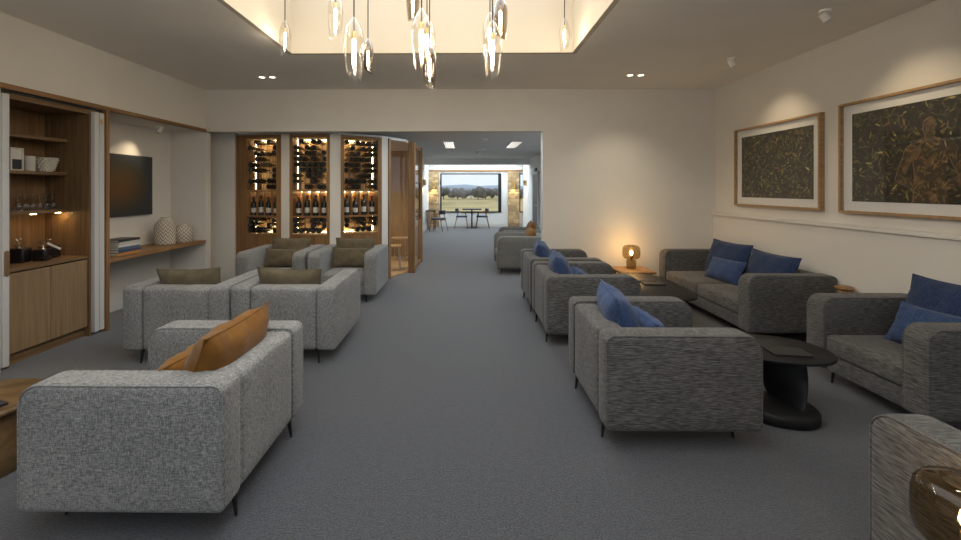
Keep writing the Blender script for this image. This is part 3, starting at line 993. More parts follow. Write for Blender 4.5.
sconce((-1.285, YE - 0.145, 1.70), 0, 'brass sconce on the stone pier by the dining chair with navy back')
sconce((1.95, YE - 0.145, 1.70), 0, 'brass sconce on the stone pier next to the narrow window')
sconce((-1.50, 14.8, 1.76), PI / 2, 'brass sconce on the white corridor wall past the wine room')
sconce((2.34, 16.1, 1.76), -PI / 2, 'brass sconce on the white wall past the dark grey door')


# ------------------------------------------------------------------ upholstery
SW, SD, SH_ARM, SB = 0.93, 0.92, 0.685, 0.112
AT, BT = 0.165, 0.175        # arm and back thickness


def seating(name, label, cat, loc, rz, mat, width=SW, seats=1, group=None, depth=SD, seat_front=0.0):
    t = thing(name, label, cat, loc, rz, group)
    W2, D2 = width / 2, depth / 2
    h = SH_ARM - SB
    for s in (-1, 1):
        x0 = -W2 if s < 0 else W2 - AT
        # profile in (y, z): front is -y ; radii bl(front bottom), br(back bottom), tr(back top), tl(front top)
        arm = part('armrest', mat, t, lambda m: m.slab(depth, h, (0.03, 0.03, 0.05, 0.10), AT, 0.028, (x0, -D2, SB), ((0, 1, 0), (0, 0, 1), (1, 0, 0)), seg=6, puff=0.006), 50)
        for xx in (x0 + 0.007, x0 + AT - 0.007):
            pts = []
            for cy, cz, a0, r in ((-D2, SB, PI, 0.03), (D2, SB, 1.5 * PI, 0.03), (D2, SB + h, 0, 0.05), (-D2, SB + h, 0.5 * PI, 0.10)):
                qy, qz = cy + (r if cy < 0 else -r), cz + (r if cz < SB + 0.1 else -r)
                for k in range(7):
                    an = a0 + 0.5 * PI * k / 6
                    pts.append((xx, qy + (r - 0.007) * math.cos(an), qz + (r - 0.007) * math.sin(an)))
            MB().path(pts[13:] + pts[:1], 0.0045, 6).build('piping', mat, arm, 60)
    part('backrest', mat, t, lambda m: m.slab(width - 2 * AT - 0.006, h - 0.012, (0.03, 0.03, 0.03, 0.03), BT, 0.035, (-W2 + AT + 0.003, D2 - BT - 0.004, SB), ((1, 0, 0), (0, 0, 1), (0, 1, 0)), seg=4, puff=0.005), 50)
    iw = width - 2 * AT
    part('seat_base', mat, t, lambda m: m.slab(iw - 0.006, 0.13, (0.012,) * 4, depth - BT - 0.05, 0.012, (-iw / 2 + 0.003, -D2 + 0.03 + seat_front, SB), ((1, 0, 0), (0, 0, 1), (0, 1, 0)), seg=2), 50)
    sw = (iw - 0.006) / seats
    for k in range(seats):
        part('seat_cushion', mat, t, lambda m: m.slab(sw - 0.004, depth - BT - 0.03, (0.03,) * 4, 0.155, 0.035, (-iw / 2 + 0.003 + k * sw + 0.002, -D2 + 0.012 + seat_front, SB + 0.132), seg=4, puff=0.008), 50)
    part('underframe', 'base_black', t, lambda m: m.box(-W2 + 0.10, -D2 + 0.10, SB - 0.02, W2 - 0.10, D2 - 0.10, SB + 0.002))
    for sx in (-1, 1):
        for sy in (-1, 1):
            part('leg', 'black_metal', t, lambda m: m.tube((sx * (W2 - 0.156), sy * D2 - (0.036 if sy > 0 else -0.098), SB), (sx * (W2 - 0.15), sy * D2 - (0.022 if sy > 0 else -0.085), 0.0), 0.015, 0.007, 10), 30)
    return t


def pillow_mesh(w, h, t, mat, seed=0, nu=16, nv=12):
    rnd = random.Random(seed)
    ph = [rnd.uniform(0, 6.28) for _ in range(6)]
    m = MB()
    vs_ = []
    idx = {}
    for side in (1, -1):
        for i in range(nu + 1):
            for j in range(nv + 1):
                u, v = -1 + 2 * i / nu, -1 + 2 * j / nv
                edge = i in (0, nu) or j in (0, nv)
                if side < 0 and edge:
                    idx[side, i, j] = idx[1, i, j]
                    continue
                x = u * w / 2 * (1 - 0.075 * (1 - v * v) * abs(u))
                z = v * h / 2 * (1 - 0.085 * (1 - u * u) * abs(v))
                th = t / 2 * (max(0, 1 - abs(u) ** 2.6) * max(0, 1 - abs(v) ** 2.6)) ** 0.48
                wr = 0.007 * math.sin(9 * u + ph[0] + 3 * v) * math.cos(5 * v + ph[1]) + 0.004 * math.sin(17 * u * v + ph[2])
                y = side * (th + (wr if not edge else 0))
                z += -0.02 * (1 - v) * 0  # keep the outline square
                idx[side, i, j] = len(vs_)
                vs_.append((x, y, z))
    fs_ = []
    for side in (1, -1):
        for i in range(nu):
            for j in range(nv):
                q = [idx[side, i, j], idx[side, i + 1, j], idx[side, i + 1, j + 1], idx[side, i, j + 1]]
                fs_.append(tuple(q if side < 0 else q[::-1]))
    m.add(vs_, fs_)
    out = [vs_[idx[1, i, 0]] for i in range(nu)] + [vs_[idx[1, nu, j]] for j in range(nv)] + [vs_[idx[1, i, nv]] for i in range(nu, 0, -1)] + [vs_[idx[1, 0, j]] for j in range(nv, 0, -1)]
    return m, out


def cushion(chair, lx, ly, lz, w, h, t, mat, label, tilt=18, roll=0.0, yaw=0.0, group=None, seed=0):
    """a pillow in a seat: (lx, ly, lz) is the middle of its lower edge in the chair's own frame, leaning back by tilt"""
    m, out = pillow_mesh(w, h, t, mat, seed)
    M = Matrix.Translation(chair.location) @ Matrix.Rotation(chair.rotation_euler.z, 4, 'Z')
    o = thing('throw_cushion', label, 'cushion', group=group)
    M = M @ Matrix.Translation((lx, ly, lz)) @ Matrix.Rotation(math.radians(yaw), 4, 'Z') @ Matrix.Rotation(math.radians(-tilt), 4, 'X') @ Matrix.Translation((0, 0, h / 2 - 0.004)) @ Matrix.Rotation(math.radians(roll), 4, 'Y')
    o.matrix_world = M
    m.build('cover', mat, o, 60)
    MB().path(out, 0.004, 6, True).build('piping', mat, o, 60)
    return o


ST = SB + 0.132 + 0.155 + 0.006      # seat top
BY = SD / 2 - BT - 0.004             # inner face of the backrest (local y)
# left side, light linen
LF = seating('armchair', 'light grey linen armchair holding two rust velvet cushions', 'armchair', (-1.525, 2.295, 0), -PI / 2, 'linen_grey')
L1 = seating('armchair', 'light grey armchair seen from behind, beside the niche wall', 'armchair', (-2.565, 4.135, 0), PI, 'linen_grey')
L2 = seating('armchair', 'light grey armchair seen from behind, on the aisle behind the rust cushion chair', 'armchair', (-1.617, 4.155, 0), PI, 'linen_grey')
L3 = seating('armchair', 'light grey armchair facing out in front of the wine cabinet by the plaster wall', 'armchair', (-2.635, 6.08, 0), 0, 'linen_grey')
L4 = seating('armchair', 'light grey armchair facing out beside the glass wine room door', 'armchair', (-1.665, 6.08, 0), 0, 'linen_grey')
# right side, charcoal melange
R1 = seating('armchair', 'dark grey armchair beside the black oval pedestal table, back to the aisle', 'armchair', (1.29, 2.945, 0), PI / 2, 'melange_charcoal')
R2 = seating('armchair', 'dark grey armchair with its back to the aisle, middle of its row of three', 'armchair', (1.255, 4.575, 0), PI / 2, 'melange_charcoal')
R3 = seating('armchair', 'dark grey armchair with its back to the aisle, closest to the back wall', 'armchair', (1.255, 5.61, 0), PI / 2, 'melange_charcoal')
S1 = seating('sofa', 'dark grey two seat sofa with navy cushions against the wall', 'sofa', (3.235, 5.14, 0), -PI / 2, 'melange_charcoal', 1.92, 2, depth=0.88)
S2 = seating('armchair', 'dark grey armchair with blue cushions against the wall under the figure print', 'armchair', (3.255, 3.065, 0), -PI / 2, 'melange_charcoal', depth=0.84)
RF = seating('armchair', 'dark grey armchair beside the smoked glass globe lamp', 'armchair', (2.08, 1.245, 0), PI, 'melange_charcoal')
C1 = seating('armchair', 'taupe grey armchair just through the opening with a rust cushion', 'armchair', (1.03, 7.97, 0), -PI / 2, 'taupe_weave')
C2 = seating('armchair', 'taupe grey armchair with a rust cushion, further down the corridor', 'armchair', (1.20, 9.02, 0), -PI / 2, 'taupe_weave')

RG, OG, NG = 'rust velvet cushions', 'olive cushions', 'blue wool cushions'
cushion(LF, 0.02, BY - 0.15, ST, 0.66, 0.48, 0.23, 'velvet_rust', 'large rust velvet cushion leaning on the back of the light grey armchair', 22, 0, 0, RG, 1)
cushion(LF, 0.06, BY - 0.36, ST, 0.50, 0.32, 0.16, 'velvet_rust', 'smaller rust velvet cushion in front of the large rust one', 28, 0, 0, RG, 2)
cushion(L1, 0.0, BY - 0.10, ST, 0.60, 0.42, 0.17, 'velvet_olive', 'olive cushion showing above the armchair back beside the niche', 12, 1.5, 0, OG, 3)
cushion(L2, 0.03, BY - 0.10, ST, 0.60, 0.42, 0.17, 'velvet_olive', 'olive cushion showing above the aisle armchair seen from behind', 12, -2, 0, OG, 4)
cushion(L2, -0.16, BY - 0.29, ST, 0.46, 0.28, 0.13, 'velvet_olive', 'small olive cushion on the seat of the aisle armchair seen from behind', 28, 0, 0, OG, 14)
cushion(L3, 0.0, BY - 0.12, ST, 0.60, 0.42, 0.17, 'velvet_olive', 'olive back cushion in the armchair by the plaster wall', 16, 0, 0, OG, 5)
cushion(L3, -0.02, BY - 0.30, ST, 0.56, 0.28, 0.14, 'velvet_olive', 'low olive cushion in front, in the armchair by the plaster wall', 20, 0, 0, OG, 6)
cushion(L4, 0.0, BY - 0.12, ST, 0.60, 0.42, 0.17, 'velvet_olive', 'olive back cushion in the armchair beside the glass door', 16, 0, 0, OG, 7)
cushion(L4, -0.01, BY - 0.30, ST, 0.56, 0.30, 0.14, 'velvet_olive', 'low olive cushion in front, in the armchair beside the glass door', 20, 0, 0, OG, 8)
for ch, nm, sd in ((R1, 'armchair beside the black oval table', 20), (R2, 'middle armchair of the aisle row', 22), (R3, 'aisle armchair closest to the back wall', 24)):
    cushion(ch, 0.04, BY - 0.16, ST, 0.60, 0.47, 0.22, 'wool_blue', 'large blue wool cushion leaning back in the ' + nm, 20, 0, -8, NG, sd)
    cushion(ch, 0.03, BY - 0.37, ST, 0.50, 0.30, 0.15, 'wool_blue', 'small blue wool cushion on the seat of the ' + nm, 27, 0, 0, NG, sd + 1)
BS = 0.88 / 2 - BT - 0.004
cushion(S1, -0.40, BS - 0.13, ST, 0.74, 0.47, 0.19, 'wool_navy', 'large navy cushion at the sofa end by the back wall', 17, 0, 4, NG, 30)
cushion(S1, 0.37, BS - 0.13, ST, 0.74, 0.44, 0.19, 'wool_navy', 'large navy cushion at the sofa end by the dark grey armchair', 17, 0, 0, NG, 31)
cushion(S1, -0.10, BS - 0.34, ST, 0.54, 0.30, 0.15, 'wool_blue', 'small bright blue lumbar cushion in front on the sofa', 26, 0, 10, NG, 32)
BS = 0.84 / 2 - BT - 0.004
cushion(S2, 0.02, BS - 0.12, ST, 0.58, 0.50, 0.18, 'wool_navy', 'large navy cushion in the armchair under the figure print', 16, 0, 0, NG, 33)
cushion(S2, 0.08, BS - 0.29, ST, 0.50, 0.32, 0.15, 'wool_blue', 'small bright blue cushion in the armchair under the figure print', 26, 0, 4, NG, 34)
cushion(C1, 0.02, BY - 0.15, ST, 0.56, 0.42, 0.18, 'velvet_rust', 'rust cushion in the taupe armchair just through the opening', 14, 0, 0, RG, 35)
cushion(C2, 0.0, BY - 0.15, ST, 0.60, 0.46, 0.18, 'velvet_rust', 'rust cushion in the taupe armchair further down the corridor', 14, 0, 0, RG, 36)


# ------------------------------------------------------------------ tables
def oval(a, b, n=40, p=2.2):
    return [(a * math.copysign(abs(math.cos(2 * PI * k / n)) ** (2 / p), math.cos(2 * PI * k / n)), b * math.copysign(abs(math.sin(2 * PI * k / n)) ** (2 / p), math.sin(2 * PI * k / n))) for k in range(n)]


def disc(m, a, b, z0, z1, e=0.006, n=40, p=2.2, cx=0, cy=0):
    rings = []
    for s, z in ((e, z0), (0, z0 + e), (0, z1 - e), (e, z1)):
        rings.append([(cx + x, cy + y, z) for x, y in oval(a - s, b - s, n, p)])
    m.loft(rings)


def pebble_table(label, loc, rz, a, b, h, base_a, base_b, blade_top, blade_bot, ang_top, ang_bot, pw, bx_off=0.0):
    t = thing('pedestal_table', label, 'table', loc, rz, 'black pedestal tables')
    part('tabletop', 'black_wood', t, lambda m: disc(m, a, b, h - 0.022, h, p=pw), 50)
    part('base', 'black_wood', t, lambda m: disc(m, base_a, base_b, 0, 0.075, 0.012, cy=-0.08), 50)

    def blade(m):
        rings = []
        n = 12
        for k in range(n + 1):
            s = k / n
            w = (blade_bot * (1 - s) + blade_top * s) / 2 * (1 - 0.10 * math.sin(PI * s))
            an = ang_bot * (1 - s) + ang_top * s
            th = 0.017
            z = 0.074 + (h - 0.022 - 0.074) * s
            ring = []
            for (x, y) in oval(w, th, 24, 2.6):
                ring.append((bx_off + x * math.cos(an) - y * math.sin(an), x * math.sin(an) + y * math.cos(an), z))
            rings.append(ring)
        m.loft(rings)
    part('blade_leg', 'black_wood', t, blade, 50)
    return t


pebble_table('black oval pedestal table with a twisted blade leg beside the aisle armchair', (2.16, 2.98, 0), -0.30, 0.35, 0.27, 0.435, 0.235, 0.20, 0.27, 0.31, 0.30, -1.15, 2.2, 0.07)
pebble_table('black rounded coffee table in front of the two seat sofa', (2.13, 4.92, 0), PI / 2 - 0.03, 0.66, 0.36, 0.43, 0.30, 0.2, 0.4, 0.4, 0.2, -0.4, 3.4)


def menu(loc, rz, label, grp, wx=0.15, wy=0.24, h=0.014):
    t = thing('menu_folder', label, 'menu', loc, rz, grp)
    part('cover', 'dark_plastic', t, lambda m: m.box(-wx / 2, -wy / 2, 0, wx / 2, wy / 2, 0.003).box(-wx / 2, -wy / 2, h - 0.003, wx / 2, wy / 2, h).box(-wx / 2, -wy / 2, 0.003, -wx / 2 + 0.004, wy / 2, h - 0.003))
    part('leaves', 'base_black', t, lambda m: m.box(-wx / 2 + 0.004, -wy / 2 + 0.004, 0.003, wx / 2 - 0.003, wy / 2 - 0.004, h - 0.003))


g = 'menu folders on the tables'
menu((2.18, 2.87, 0.4352), 1.45, 'black menu folder at the front rim of the oval table', g)
menu((2.12, 3.03, 0.4352), 1.45, 'black menu folder in the middle of the oval table', g)
menu((2.03, 3.185, 0.4352), 1.42, 'black menu folder at the back rim of the oval table', g)
menu((2.20, 4.95, 0.4302), 1.50, 'black menu folder on the long coffee table, nearer the aisle armchairs', g)
menu((2.17, 5.13, 0.4302), 1.50, 'black menu folder on the long coffee table, nearer the lamp', g)

# round bronze-wood drum table at the left
t = thing('drum_table', 'round bronze brown drum table beside the rust cushion armchair', 'table', (-2.80, 2.24, 0), 0.5)
part('tabletop', 'bronze_wood', t, lambda m: disc(m, 0.40, 0.31, 0.345, 0.375, 0.008), 50)
part('drum', 'bronze_wood', t, lambda m: disc(m, 0.34, 0.26, 0.0, 0.345, 0.004), 50)
menu((-2.62, 2.22, 0.3752), 1.3, 'black menu folder on the bronze drum table', g)

# square oak lamp table by the back wall
t = thing('lamp_table', 'low square oak side table carrying the smoked glass lamp', 'table', (2.34, 5.93, 0), 0.05)
part('tabletop', 'oak_x', t, lambda m: m.slab(0.48, 0.46, (0.01,) * 4, 0.03, 0.004, (-0.24, -0.23, 0.385)), 40)
part('shelf', 'oak_x', t, lambda m: m.box(-0.17, -0.17, 0.29, 0.17, 0.17, 0.31))
for sx in (-1, 1):
    for sy in (-1, 1):
        part('leg', 'oak_v', t, lambda m: m.box(sx * 0.18 - 0.018, sy * 0.17 - 0.018, 0, sx * 0.18 + 0.018, sy * 0.17 + 0.018, 0.385))
# unidentified small tan object, built in the shape of a round side table
t = thing('tan_side_piece', 'slim unidentified tan object built as a side table between sofa and wall armchair', 'table', (3.60, 4.03, 0))
part('tabletop', 'oak_x', t, lambda m: disc(m, 0.075, 0.075, 0.59, 0.62, 0.012, p=2.0), 50)
part('stem', 'oak_pale_v', t, lambda m: m.lathe([(0.07, 0.0), (0.07, 0.02), (0.055, 0.035), (0.055, 0.59)], 24), 40)


def table_lamp(loc, s, label, power, rz=0):
    t = thing('table_lamp', label, 'lamp', loc, rz, 'smoked glass table lamps')
    part('base', 'lamp_smoke', t, lambda m: m.lathe([(0.0, 0.0), (0.062 * s, 0.0), (0.068 * s, 0.008), (0.068 * s, 0.115 * s), (0.05 * s, 0.135 * s), (0.045 * s, 0.14 * s)], 28, caps=False), 40)
    part('shade', 'lamp_smoke', t, lambda m: m.lathe([(0.045 * s, 0.14 * s), (0.095 * s, 0.148 * s), (0.118 * s, 0.175 * s), (0.122 * s, 0.21 * s), (0.122 * s, 0.265 * s), (0.116 * s, 0.305 * s), (0.095 * s, 0.33 * s), (0.06 * s, 0.337 * s), (0.055 * s, 0.325 * s)], 32, caps=False), 60)
    part('socket', 'brass', t, lambda m: m.lathe([(0, 0.13 * s), (0.02 * s, 0.13 * s), (0.02 * s, 0.19 * s), (0, 0.19 * s)], 16, caps=False), 40)
    part('bulb', 'bulb_table', t, lambda m: m.lathe([(0, 0.191 * s), (0.012 * s, 0.195 * s), (0.024 * s, 0.225 * s), (0.02 * s, 0.25 * s), (0, 0.262 * s)], 14, caps=False), 60)
    part('flex', 'black_metal', t, lambda m: m.path([(0, 0, 0.13 * s), (0.02 * s, 0.01, 0.08 * s), (-0.02 * s, -0.01, 0.05 * s), (0.03 * s, 0.02, 0.02 * s), (0.04 * s, 0.03, 0.006 * s)], 0.003, 6), 40)
    ld = bpy.data.lights.new('lamp_light', 'POINT')
    ld.energy, ld.color, ld.shadow_soft_size = power, (1, 0.66, 0.30), 0.035
    lo = bpy.data.objects.new('lamp_light', ld)
    C.objects.link(lo)
    lo.parent = t
    lo.location = (0, 0, 0.28 * s)


table_lamp((2.35, 5.98, 0.4152), 0.98, 'smoked glass lamp glowing on the oak side table by the back wall', 7.0)
t = thing('lamp_stand_table', 'low dark side table under the globe lamp beside the foreground armchair', 'table', (1.43, 1.20, 0))
part('tabletop', 'black_wood', t, lambda m: disc(m, 0.125, 0.125, 0.36, 0.385, 0.006, p=2.0), 50)
part('stem', 'black_metal', t, lambda m: m.lathe([(0.12, 0.0), (0.12, 0.015), (0.025, 0.025), (0.025, 0.36)], 24), 40)
table_lamp((1.425, 1.20, 0.3852), 0.98, 'smoked glass globe lamp beside the dark foreground armchair arm', 3.0)


# ------------------------------------------------------------------ framed prints on the right wall
def paint_print(nx, ny, seed, figure):
    rng = np.random.default_rng(seed)
    X, Y = np.meshgrid(np.linspace(0, 1.5, nx), np.linspace(0, 1, ny))
    img = np.zeros((ny, nx, 3)) + np.array([0.020, 0.018, 0.013])
    pal = np.array([[0.05, 0.055, 0.02], [0.10, 0.09, 0.03], [0.03, 0.03, 0.02], [0.16, 0.12, 0.03], [0.02, 0.018, 0.014], [0.20, 0.10, 0.03], [0.07, 0.055, 0.035], [0.30, 0.25, 0.10]])
    prob = np.array([0.2, 0.16, 0.2, 0.06, 0.2, 0.05, 0.1, 0.03])
    fig = np.zeros((ny, nx))
    if figure:
        cx = 0.86

        def ell(x, y, a, b, ang=0.0):
            c, s = math.cos(ang), math.sin(ang)
            u = ((X - x) * c + (Y - y) * s) / a
            v = (-(X - x) * s + (Y - y) * c) / b
            return (u * u + v * v < 1).astype(float)

        def limb(x0, y0, x1, y1, r0, r1):
            dx, dy = x1 - x0, y1 - y0
            t_ = np.clip(((X - x0) * dx + (Y - y0) * dy) / (dx * dx + dy * dy), 0, 1)
            return (np.hypot(X - x0 - t_ * dx, Y - y0 - t_ * dy) < r0 + (r1 - r0) * t_).astype(float)
        fig = np.maximum.reduce([ell(cx, 0.74, 0.065, 0.095), limb(cx, 0.66, cx, 0.58, 0.045, 0.05), limb(cx - 0.14, 0.53, cx + 0.14, 0.53, 0.07, 0.07),
                                 limb(cx, 0.48, cx, 0.12, 0.17, 0.13), limb(cx, 0.12, cx, -0.1, 0.15, 0.19),
                                 limb(cx - 0.19, 0.52, cx - 0.30, 0.25, 0.055, 0.045), limb(cx - 0.30, 0.25, cx - 0.09, 0.14, 0.045, 0.03),
                                 limb(cx + 0.19, 0.52, cx + 0.31, 0.25, 0.055, 0.045), limb(cx + 0.31, 0.25, cx + 0.1, 0.14, 0.045, 0.03)])
        fld = sum(np.sin(X * rng.uniform(8, 34) * rng.choice([-1, 1]) + Y * rng.uniform(8, 34) + rng.uniform(0, 6.3)) for _ in range(9)) / 3.0
        skin = fig * np.clip((fld - 0.45) * 2.2, 0, 1)
        img += fig[..., None] * np.array([0.030, 0.021, 0.010])
        gy, gx = np.gradient(fig)
        rim = np.clip(gx * 2.2 + 0.8 * np.abs(gy), 0, 1)
    for k in range(1500):
        x, y, an = rng.uniform(0, 1.5), rng.uniform(0, 1), rng.uniform(0, PI)
        a, b = rng.uniform(0.012, 0.05), rng.uniform(0.003, 0.010)
        c = pal[rng.choice(len(pal), p=prob / prob.sum())] * rng.uniform(0.7, 2.4 if figure else 3.2)
        iy, ix = int(y * (ny - 1)), int(x / 1.5 * (nx - 1))
        r = int(0.06 * ny) + 2
        ys, xs = slice(max(0, iy - r), iy + r), slice(max(0, ix - r), ix + r)
        u = (X[ys, xs] - x) * math.cos(an) + (Y[ys, xs] - y) * math.sin(an)
        v = -(X[ys, xs] - x) * math.sin(an) + (Y[ys, xs] - y) * math.cos(an)
        mk = (np.abs(u) < a) & (np.abs(v) < b * (1 - (u / a) ** 2))
        if figure:
            on = fig[iy, ix] > 0.5
            if on and rng.random() < 0.45:
                c = np.array([0.30, 0.17, 0.07]) * rng.uniform(0.5, 1.3)
            mk = mk & ((fig[ys, xs] > 0.5) == on)
        img[ys, xs][mk] = img[ys, xs][mk] * 0.25 + c * 0.75
    if figure:
        img = img * (1 - 0.6 * skin[..., None]) + skin[..., None] * np.array([0.22, 0.13, 0.06]) * 0.55 * (0.6 + 0.8 * rng.random((ny, nx, 1)))
        face = ell(cx, 0.735, 0.045, 0.075)
        img = img * (1 - 0.45 * face[..., None]) + face[..., None] * np.array([0.20, 0.115, 0.055]) * 0.45
        for ex_, ey, a, b in ((-0.024, 0.755, 0.014, 0.009), (0.024, 0.755, 0.014, 0.009), (0.0, 0.685, 0.022, 0.007), (0.004, 0.725, 0.006, 0.022)):
            mk = ell(cx + ex_, ey, a, b)[..., None]
            img = img * (1 - 0.7 * mk) + mk * np.array([0.02, 0.012, 0.008]) * 0.7
        img = img + rim[..., None] * np.array([0.16, 0.10, 0.05])
    return img


def framed_print(y0, y1, z0, z1, seed, figure, label):
    yc, zc = (y0 + y1) / 2, (z0 + z1) / 2
    w, h = y1 - y0, z1 - z0
    t = thing('framed_print', label, 'framed picture', (XR, yc, zc), PI / 2, 'framed foliage prints')
    # local x runs along -Y?  rz=+90deg: local +x -> +Y, local -y -> +x ; use a flipped local axis so the face looks to -X
    t.rotation_euler = (0, 0, -PI / 2)      # local +x -> -Y, local -y -> -X
    fw, fd = 0.022, 0.055
    for a in ((-w / 2, -h / 2, w / 2, -h / 2 + fw), (-w / 2, h / 2 - fw, w / 2, h / 2), (-w / 2, -h / 2 + fw, -w / 2 + fw, h / 2 - fw), (w / 2 - fw, -h / 2 + fw, w / 2, h / 2 - fw)):
        part('frame_bar', 'oak_frame', t, lambda m: m.box(a[0], -fd, a[1], a[2], -0.0008, a[3]))
    part('mat_board', 'plaster_white', t, lambda m: m.box(-w / 2 + fw, -0.02, -h / 2 + fw, w / 2 - fw, -0.012, h / 2 - fw))
    mw = 0.112
    iw, ih = w - 2 * mw, h - 2 * mw
    nx, ny = 300, 200
    img = paint_print(nx, ny, seed, figure)
    xs = np.linspace(-iw / 2, iw / 2, nx)
    zs = np.linspace(-ih / 2, ih / 2, ny)
    gx, gz = np.meshgrid(xs, zs)
    vs_ = np.stack([gx, np.full_like(gx, -0.0215), gz], -1).reshape(-1, 3)
    me = bpy.data.meshes.new('print')
    ii = np.arange(nx * ny).reshape(ny, nx)
    fs_ = np.stack([ii[:-1, :-1], ii[:-1, 1:], ii[1:, 1:], ii[1:, :-1]], -1).reshape(-1, 4)
    me.from_pydata(vs_.tolist(), [], fs_.tolist())
    ca = me.color_attributes.new('ink', 'FLOAT_COLOR', 'POINT')
    ca.data.foreach_set('color', np.concatenate([img.reshape(-1, 3), np.ones((nx * ny, 1))], 1).astype(np.float32).ravel())
    me.materials.append(MATS['print'])
    o = bpy.data.objects.new('print', me)
    C.objects.link(o)
    o.parent = t
    part('glass_pane', 'picture_glass', t, lambda m: m.box(-w / 2 + fw, -0.046, -h / 2 + fw, w / 2 - fw, -0.044, h / 2 - fw))


framed_print(4.40, 5.79, 1.322, 2.342, 5, False, 'oak framed print of dark tangled foliage, near the back wall corner')
framed_print(2.78, 4.18, 1.315, 2.372, 9, True, 'oak framed print of a painted figure among dark foliage')


# ------------------------------------------------------------------ pendants under the skylight
def px_to_world(x, y, depth):
    th = -math.atan(4.4 / F_PX)
    s, c = math.sin(th), math.cos(th)
    L = (x - PX) / F_PX
    d = Vector((s + L * c, c - L * s, -(y - PY) / F_PX))
    return Vector((0, 0, EYE)) + d * (depth / d.y)


def pendant(x, yt, yb, depth, smoky, label, cut):
    a, b = px_to_world(x, yt, depth), px_to_world(x, yb, depth)
    ln = a.z - b.z
    t = thing('pendant_light', label, 'pendant', (a.x, a.y, b.z), cut, 'glass pendants hanging in the skylight well')
    R = ln * 0.155
    prof = [(0.10, 1.0), (0.24, 0.97), (0.52, 0.90), (0.78, 0.80), (0.95, 0.69), (1.0, 0.58), (0.98, 0.46), (0.93, 0.34), (0.86, 0.22), (0.79, 0.10), (0.74, 0.0)]
    n = 28
    rings = []
    for r, z in prof:
        ring = []
        for j in range(n):
            an = 2 * PI * j / n
            f = max(0.0, 0.45 - z) / 0.45
            ring.append((R * r * math.cos(an), R * r * math.sin(an), ln * z + ln * 0.085 * f * (1 + math.cos(an))))
        rings.append(ring)
    MB().loft(rings, False, False).build('glass_shade', 'pendant_smoke' if smoky else 'pendant_clear', t, 60)
    part('socket', 'brass', t, lambda m: m.lathe([(0, 0.66 * ln), (R * 0.22, 0.66 * ln), (R * 0.24, 0.74 * ln), (R * 0.18, 0.78 * ln), (0, 0.79 * ln)], 14, caps=False), 40)
    part('bulb', 'bulb_warm', t, lambda m: m.lathe([(0, 0.655 * ln), (R * 0.16, 0.64 * ln), (R * 0.19, 0.56 * ln), (R * 0.15, 0.27 * ln), (0, 0.22 * ln)], 14, caps=False), 60)
    part('cord', 'black_metal', t, lambda m: m.tube((0, 0, 0.79 * ln), (0, 0, SZ - b.z - 0.025), 0.005, n=8))
    part('ceiling_rose', 'white_enamel', t, lambda m: m.lathe([(0, SZ - b.z - 0.03), (0.05, SZ - b.z - 0.03), (0.05, SZ - b.z - 0.0005), (0, SZ - b.z - 0.0005)], 18, caps=False), 30)


PEN = [
    (285, 20.5, 56, 4.1, 0, 'small clear pendant at the skylight corner on the wine cabinet side', 0.5),
    (335.5, -8, 41, 3.6, 0, 'clear pendant hanging high beside the pair of a clear and a smoked one', 0.3),
    (354, 17, 83, 3.0, 0, 'large clear pendant with slanted rim paired with a smoked one', 3.6),
    (368, 38.5, 75, 3.75, 1, 'small smoked pendant tucked behind the large clear one', 2.9),
    (413, -22, 23, 3.5, 1, 'smoked pendant hanging highest above the middle trio', 1.2),
    (421.5, 8, 73, 2.95, 0, 'large clear pendant at the front of the middle trio', 1.8),
    (427, 16, 70, 3.5, 0, 'clear pendant at the back of the middle trio', 0.2),
    (429.5, 42, 88, 3.25, 1, 'smoked pendant hanging lowest in the middle trio', 3.9),
    (492.5, 20, 80, 3.05, 0, 'large clear pendant on the art wall side with a smoked neighbour', 5.6),
    (500.5, -5, 41.5, 3.45, 1, 'smoked pendant above the large clear one on the art wall side', 2.6),
    (490, 12, 60, 3.9, 0, 'clear pendant close behind the large one on the art wall side', 0.9),
    (564.5, 18, 52, 4.2, 0, 'small clear pendant at the skylight corner on the art wall side', 0.6),
]
for q in PEN:
    pendant(*q)


# ------------------------------------------------------------------ dining furniture at the far window
def dining_chair(loc, rz, label):
    t = thing('dining_chair', label, 'chair', loc, rz, 'oak dining chairs')
    part('seat', 'leather_navy', t, lambda m: m.slab(0.46, 0.44, (0.06,) * 4, 0.05, 0.015, (-0.23, -0.23, 0.43)), 50)
    for s in (-1, 1):
        part('leg', 'oak_v', t, lambda m: m.tube((s * 0.20, -0.16, 0.60), (s * 0.25, -0.25, 0), 0.018, 0.013, 8), 40)
        part('leg', 'oak_v', t, lambda m: m.tube((s * 0.20, 0.12, 0.66), (s * 0.25, 0.27, 0), 0.018, 0.013, 8), 40)
        part('arm', 'oak_v', t, lambda m: m.path([(s * 0.21, -0.18, 0.61), (s * 0.245, 0.0, 0.63), (s * 0.22, 0.16, 0.67)], 0.016, 8), 40)
    part('rail', 'oak_v', t, lambda m: m.box(-0.22, -0.20, 0.395, 0.22, -0.175, 0.43).box(-0.22, 0.15, 0.395, 0.22, 0.175, 0.43))

    def back(m):
        inner, outer = [], []
        for k in range(11):
            an = PI * (0.12 + 0.76 * k / 10)
            inner.append((0.225 * math.cos(an), 0.05 + 0.17 * math.sin(an)))
            outer.append((0.255 * math.cos(an), 0.05 + 0.20 * math.sin(an)))
        m.prism(inner + outer[::-1], 0.62, 0.76)
    part('backrest', 'leather_navy', t, back, 40)
    return t


